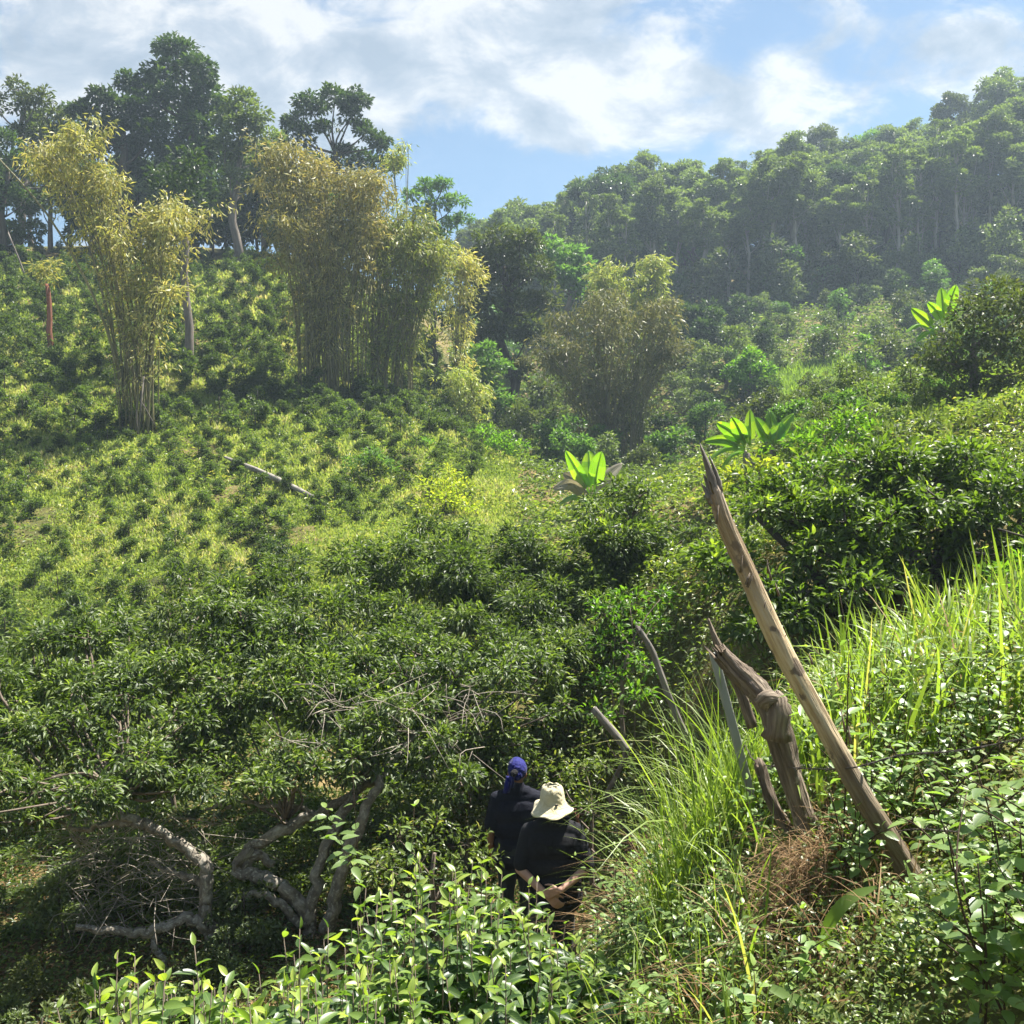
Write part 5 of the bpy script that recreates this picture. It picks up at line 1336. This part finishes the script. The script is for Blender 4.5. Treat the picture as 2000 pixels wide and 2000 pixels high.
def person(label, loc, rz, arms, skin, top_mat, pants, sleeves, k=1.0, scale=1.0, collar=False, hands_curl=(.5, .5)):
    """arms: [(shoulder, elbow, wrist, hand_dir, palm_n, thumb)] in body space, feet at z=0, facing +Y"""
    root = empty('person', loc, label, 'person', None, rz); root.scale = (scale,) * 3
    body = head_segs((0, .02, 1.60)) + trunk_segs(k * .93) + leg_segs(-.10) + leg_segs(.10)
    for i, (s, e, w, hd, pn, th) in enumerate(arms):
        body += [(s, e, .050, .040), (e, w, .040, .027)] + hand(w, hd, pn, th, hands_curl[i])
    remeshed(capsules(body), 'body', M[skin], root, .0075, 4)
    # shirt
    sh = [((-.085, 0, .86), (.085, 0, .86), .142 * k, .142 * k, (1.0, .95)), ((-.075, 0, .97), (.075, 0, .97), .140 * k, .140 * k, (1, .95)), ((-.08, 0, 1.12), (.08, 0, 1.12), .140 * k, .140 * k, (1, .93)), ((-.10, -.005, 1.28), (.10, -.005, 1.28), .140 * k, .140 * k, (1, .90)),
          ((-.14, -.012, 1.40), (.14, -.012, 1.40), .077, .077), ((-.08, -.015, 1.445), (.08, -.015, 1.445), .062, .062)]
    if collar: sh += [((-.0, -.018, 1.46), (.0, -.012, 1.50), .073, .072)]
    else: sh += [((0, -.018, 1.45), (0, -.016, 1.485), .066, .062)]
    for (s, e, w, *_), f in zip(arms, sleeves):
        s, e = np.array(s), np.array(e); sh += [(s, s + (e - s) * f, .076, .068)]
    o = remeshed(capsules(sh), 'shirt', M[top_mat], root, .008, 5, .006, 3)
    pt_ = [((-.07, 0, .93), (.07, 0, .93), .140 * k, .140 * k, (1, .95))]
    for x in (-.10, .10): pt_ += [((x * .8, 0, .90), (x, .01, .50), .105, .080), ((x, .01, .50), (x * 1.02, -.02, .07), .080, .066)]
    remeshed(capsules(pt_), 'trousers', M[pants], root, .010, 5, .006, 4)
    sb = []
    for x in (-.10, .10): sb += [((x * 1.0, -.05, .045), (x * 1.17, .15, .04), .048, .042)]
    remeshed(capsules(sb), 'shoes', M['stem_dark'], root, .008, 3)
    return root


# man in the sun hat, hands clasped behind his back
YA = 7.95; hatA = P(1079, 1537, YA); xA = hatA[0]; zA = hatA[2] - 1.745
arA = [((-.185, -.01, 1.385), (-.262, -.075, 1.105), (-.045, -.215, .945), (.75, -.10, -.65), (.1, 1, .1), (0, 0, 1)),
       ((.185, -.01, 1.385), (.275, -.085, 1.115), (.055, -.235, 1.000), (-.9, -.02, -.25), (0, 1, 0), (0, -.2, 1))]
pa = person('person from behind in cream sun hat and black t-shirt, hands clasped at the back', (xA, YA, zA), 0, arA, 'skin', 'shirt', 'pants', (.86, .90), 1.14, 1.0, False, (.5, .7))
def revolve(profile, nth, wob, seed, c):
    rng = np.random.default_rng(seed); ph = rng.random(6) * 6.28; b = Buf(); th = np.linspace(0, 2 * math.pi, nth, endpoint=False); V = []
    for i, (r, z) in enumerate(profile):
        f = i / (len(profile) - 1)
        rr_ = r * (1 + wob * .5 * np.sin(2 * th + ph[0]) * f + wob * .3 * np.sin(5 * th + ph[1] + 4 * f))
        zz = z + wob * .12 * f ** 2 * (np.sin(2 * th + ph[2]) + .7 * np.sin(3 * th + ph[3])) + wob * .03 * np.sin(7 * th + ph[4] + 9 * f)
        V.append(np.stack([np.cos(th) * rr_ * .95 + c[0], np.sin(th) * rr_ * 1.05 + c[1], zz + c[2]], 1))
    m = len(profile); fc = []
    for i in range(m - 1):
        for j in range(nth): k = (j + 1) % nth; fc.append((i * nth + j, i * nth + k, (i + 1) * nth + k, (i + 1) * nth + j))
    fc.append(tuple(range(nth))); b.raw(np.concatenate(V), fc); return b
prof = [(.045, .150), (.072, .144), (.088, .128), (.097, .095), (.103, .055), (.108, .028), (.110, .020), (.112, .012), (.128, -.008), (.152, -.028), (.178, -.046), (.190, -.053)]
hb = revolve(prof, 56, .15, 5, (0, .015, 1.605))
h = hb.build('hat', M['hat'], pa); sm = h.modifiers.new('t', 'SOLIDIFY'); sm.thickness = .004; sm.offset = 0
for lab_, (an, z, r) in {'eyelet': (-1.75, .085, .1005), }.items():
    pass
ey = capsules([((.022, -.112, 1.632), (.036, -.108, 1.632), .007, .006)]); ey.build('eyelet', M['patch'], h)
bd = Buf(); th = np.linspace(-2.2, -1.0, 10)
tube(bd, np.stack([np.cos(th) * .112 * .95, .015 + np.sin(th) * .112 * 1.05, 1.605 + .022 + 0 * th], 1), [.003, .004, .003], 5); bd.build('hat_band', M['hat'], h)

# person in the blue head wrap
YB = 9.1; tB = P(1022, 1490, YB); xB = P(1010, 1500, YB)[0]; zB = tB[2] - 1.715
arB = [((-.185, -.01, 1.385), (-.25, -.03, 1.10), (-.235, .06, .86), (0, .15, -1), (1, 0, 0), (0, 1, 0)),
       ((.185, -.01, 1.385), (.25, .06, 1.13), (.14, .28, 1.12), (-.3, 1, .1), (-.5, 0, -1), (0, 0, 1))]
pb = person('person seen from behind with a blue head wrap and a navy short sleeved polo shirt', (xB, YB, zB), .05, arB, 'skin_dark', 'polo', 'pants', (.80, .80), 1.04, 1.0, True)
wr = capsules([((0, .005, 1.655), (0, .03, 1.665), .100, .096, (.92, 1.06)), ((0, -.04, 1.63), (0, -.06, 1.62), .06, .05)])
ow = remeshed(wr, 'head_wrap', M['wrap'], pb, .007, 3, .004, 6)
kn = capsules([((-.03, -.10, 1.655), (-.04, -.115, 1.65), .034, .03)]); remeshed(kn, 'knot', M['patch'], ow, .006, 2)
for dx, l, ph in ((-.085, .16, 0), (-.050, .12, 1.0)):
    b = Buf(); V = []; fc = []
    for i in range(9):
        t = i / 8; y_ = -.10 - .02 * math.sin(t * 3 + ph); z_ = 1.63 - l * t; w = .020 + .012 * t; x_ = dx - .02 * t
        V += [(x_ - w, y_ + .012 * math.sin(3 * t), z_), (x_, y_ - .012, z_), (x_ + w, y_ + .010, z_)]
        if i: a_ = 3 * (i - 1); fc += [(a_, a_ + 1, a_ + 4, a_ + 3), (a_ + 1, a_ + 2, a_ + 5, a_ + 4)]
    b.raw(np.array(V), fc); o = b.build('wrap_tail', M['wrap'], ow); so = o.modifiers.new('t', 'SOLIDIFY'); so.thickness = .004

# third person, almost hidden in front of the hat
YC = 9.3; tC = P(1066, 1530, YC); xC = tC[0]; zC = tC[2] - 1.72
arC = [((-.185, -.01, 1.385), (-.23, .05, 1.11), (-.10, .25, 1.10), (.3, 1, 0), (.5, 0, -1), (0, 0, 1)),
       ((.185, -.01, 1.385), (.30, .0, 1.14), (.315, .12, 1.33), (.1, .3, 1), (-1, 0, 0), (0, -1, .3))]
pc_ = person('dark haired person almost hidden behind the cream sun hat', (xC, YC, zC), .0, arC, 'skin_dark', 'shirt', 'pants', (.8, .8), 1.0, .97)
hr = capsules([((0, -.012, 1.645), (0, .02, 1.66), .094, .088, (.90, 1.04)), ((0, -.05, 1.60), (0, -.055, 1.575), .062, .052, (1.1, .8))]); remeshed(hr, 'hair', M['hair'], pc_, .006, 2, .003, 7)

# ================================================================== SKY, SUN, HAZE
EL, AZ = math.radians(62), math.radians(52)
sdir = Vector((math.sin(AZ) * math.cos(EL), math.cos(AZ) * math.cos(EL), math.sin(EL)))
sun = bpy.data.lights.new('sun', 'SUN'); sun.energy = 5.0; sun.angle = math.radians(.5); sun.color = (1.0, .95, .86)
so = bpy.data.objects.new('sun', sun); COL.objects.link(so); so.rotation_euler = sdir.to_track_quat('Z', 'Y').to_euler()

w = bpy.data.worlds.new('World'); scene.world = w; w.use_nodes = True
nt = w.node_tree; nt.nodes.clear(); N, Lk = nt.nodes, nt.links
out = N.new('ShaderNodeOutputWorld'); sky = N.new('ShaderNodeTexSky'); sky.sky_type = 'NISHITA'; sky.sun_disc = False
sky.sun_elevation = EL; sky.sun_rotation = AZ; sky.air_density = 1.0; sky.dust_density = .6; sky.ozone_density = 1.5; sky.altitude = 1200
bg = N.new('ShaderNodeBackground'); bg.inputs['Strength'].default_value = .042
tn = N.new('ShaderNodeMix'); tn.data_type = 'RGBA'; tn.blend_type = 'MULTIPLY'; tn.inputs[0].default_value = 1; tn.inputs[7].default_value = (.80, .96, .97, 1)
Lk.new(sky.outputs[0], tn.inputs[6]); Lk.new(tn.outputs[2], bg.inputs['Color'])
tc = N.new('ShaderNodeTexCoord'); sx = N.new('ShaderNodeSeparateXYZ'); Lk.new(tc.outputs['Generated'], sx.inputs[0])
def mth(op, a, b=None, clamp=False):
    n = N.new('ShaderNodeMath'); n.operation = op; n.use_clamp = clamp
    for i, v in enumerate((a, b)):
        if v is None: continue
        if isinstance(v, (int, float)): n.inputs[i].default_value = v
        else: Lk.new(v, n.inputs[i])
    return n.outputs[0]
# cloud layer coordinates: azimuth and elevation tangents of the sky direction
hy = mth('ADD', mth('ABSOLUTE', sx.outputs[1]), .05)
u = mth('DIVIDE', sx.outputs[0], hy); v = mth('DIVIDE', sx.outputs[2], hy)
cmb = N.new('ShaderNodeCombineXYZ'); Lk.new(u, cmb.inputs[0]); Lk.new(v, cmb.inputs[1])
def cnoise(sx_, sy_, det, ro, rot=0, dist=0.0, off=0.0):
    mp = N.new('ShaderNodeMapping'); mp.inputs['Scale'].default_value = (sx_, sy_, 1); mp.inputs['Rotation'].default_value = (0, 0, rot); mp.inputs['Location'].default_value = (off, off * .7, 0)
    Lk.new(cmb.outputs[0], mp.inputs['Vector']); no = N.new('ShaderNodeTexNoise'); no.inputs['Scale'].default_value = 1; no.inputs['Detail'].default_value = det; no.inputs['Roughness'].default_value = ro; no.inputs['Distortion'].default_value = dist
    Lk.new(mp.outputs[0], no.inputs['Vector']); return no.outputs['Fac']
n1 = cnoise(8, 15, 12, .62, .35, .5, 2.0); n2 = cnoise(3, 6, 4, .5, .2, .2, 5.0)
def sky_uv(px, py):
    d = CF + CR * (px - 1000) / F + CU * (1000 - py) / F
    return d[0] / (abs(d[1]) + .05), d[2] / (abs(d[1]) + .05)
tot = None
# cloud banks (direction, half width, half height, amount)
for px, py, rx, ry, am in [(150, 60, 420, 150, .38), (350, 60, 560, 170, .32), (1000, 80, 420, 150, .42), (900, 210, 380, 110, .30), (1400, 220, 260, 90, .55), (1230, 260, 170, 60, .25), (1500, 60, 230, 55, .22), (1880, 110, 260, 60, .30), (600, 240, 300, 110, .42), (100, 190, 220, 80, .3),
                            (1060, 330, 330, 70, -.55), (1720, 190, 130, 80, -.28), (1640, 90, 150, 45, -.22), (1300, 60, 110, 60, -.18), (950, 400, 260, 60, -.5), (160, 245, 150, 30, -.3)]:
    cu, cv = sky_uv(px, py)
    a = mth('DIVIDE', mth('SUBTRACT', u, cu), rx / F); b_ = mth('DIVIDE', mth('SUBTRACT', v, cv), ry / F)
    r2 = mth('ADD', mth('MULTIPLY', a, a), mth('MULTIPLY', b_, b_)); g = mth('MULTIPLY', mth('POWER', 2.718, mth('MULTIPLY', r2, -1.0)), am)
    tot = g if tot is None else mth('ADD', tot, g)
dens = mth('ADD', mth('ADD', mth('MULTIPLY', mth('SUBTRACT', n1, .5), 3.2), mth('MULTIPLY', mth('SUBTRACT', n2, .5), .5)), tot)
mr = N.new('ShaderNodeMapRange'); mr.interpolation_type = 'SMOOTHSTEP'; Lk.new(dens, mr.inputs[0]); mr.inputs[1].default_value = -.15; mr.inputs[2].default_value = .55; mr.inputs[3].default_value = .06; mr.inputs[4].default_value = .92
# thick parts greyer, thin bright
n3 = cnoise(9, 15, 10, .62, .1, .3, 9.0)
cr = ramp(nt, [(.36, G(.48, .58, .70)), (.47, G(.68, .76, .86)), (.58, G(1.1, 1.1, 1.1))]); Lk.new(n3, cr.inputs[0])
cbg = N.new('ShaderNodeBackground'); cbg.inputs['Strength'].default_value = .245; Lk.new(cr.outputs[0], cbg.inputs['Color'])
mix = N.new('ShaderNodeMixShader'); Lk.new(mr.outputs[0], mix.inputs[0]); Lk.new(bg.outputs[0], mix.inputs[1]); Lk.new(cbg.outputs[0], mix.inputs[2]); Lk.new(mix.outputs[0], out.inputs['Surface'])

# haze box round the whole place
lo = -9.0
hz = Buf(); V = [(x, y, z) for z in (lo, 75) for x, y in ((-260, -75), (260, -75), (260, 260), (-260, 260))]
hz.raw(np.array(V), [(3, 2, 1, 0), (4, 5, 6, 7), (0, 1, 5, 4), (1, 2, 6, 5), (2, 3, 7, 6), (3, 0, 4, 7)])
m, nt2, out2 = nodes_of('valley_haze'); pv_ = nt2.nodes.new('ShaderNodeVolumePrincipled'); pv_.inputs['Color'].default_value = (.66, .83, 1.0, 1); pv_.inputs['Density'].default_value = .0009; pv_.inputs['Anisotropy'].default_value = .3
nt2.links.new(pv_.outputs[0], out2.inputs['Volume'])
o = hz.build('haze', m, smooth=False); tag(o, kind='stuff')

# ------------------------------------------------------------------ camera and render settings
cam = bpy.data.cameras.new('camera'); co = bpy.data.objects.new('camera', cam); COL.objects.link(co); scene.camera = co
cam.sensor_fit = 'HORIZONTAL'; cam.sensor_width = 36; cam.lens = 36 * F / 2000; cam.clip_start = .05; cam.clip_end = 2000
co.location = (0, 0, 0); co.rotation_euler = (math.pi / 2 - TH, 0, 0)
scene.render.engine = 'CYCLES'
cy = scene.cycles; cy.max_bounces = 6; cy.diffuse_bounces = 2; cy.glossy_bounces = 2; cy.transmission_bounces = 4; cy.volume_bounces = 0; cy.transparent_max_bounces = 4
cy.use_denoising = True; cy.use_adaptive_sampling = True; cy.adaptive_threshold = .02; cy.caustics_reflective = False; cy.caustics_refractive = False; cy.sample_clamp_indirect = 4
vs = scene.view_settings; vs.view_transform = 'Standard'; vs.look = 'None'; vs.exposure = 1.75; vs.gamma = 1
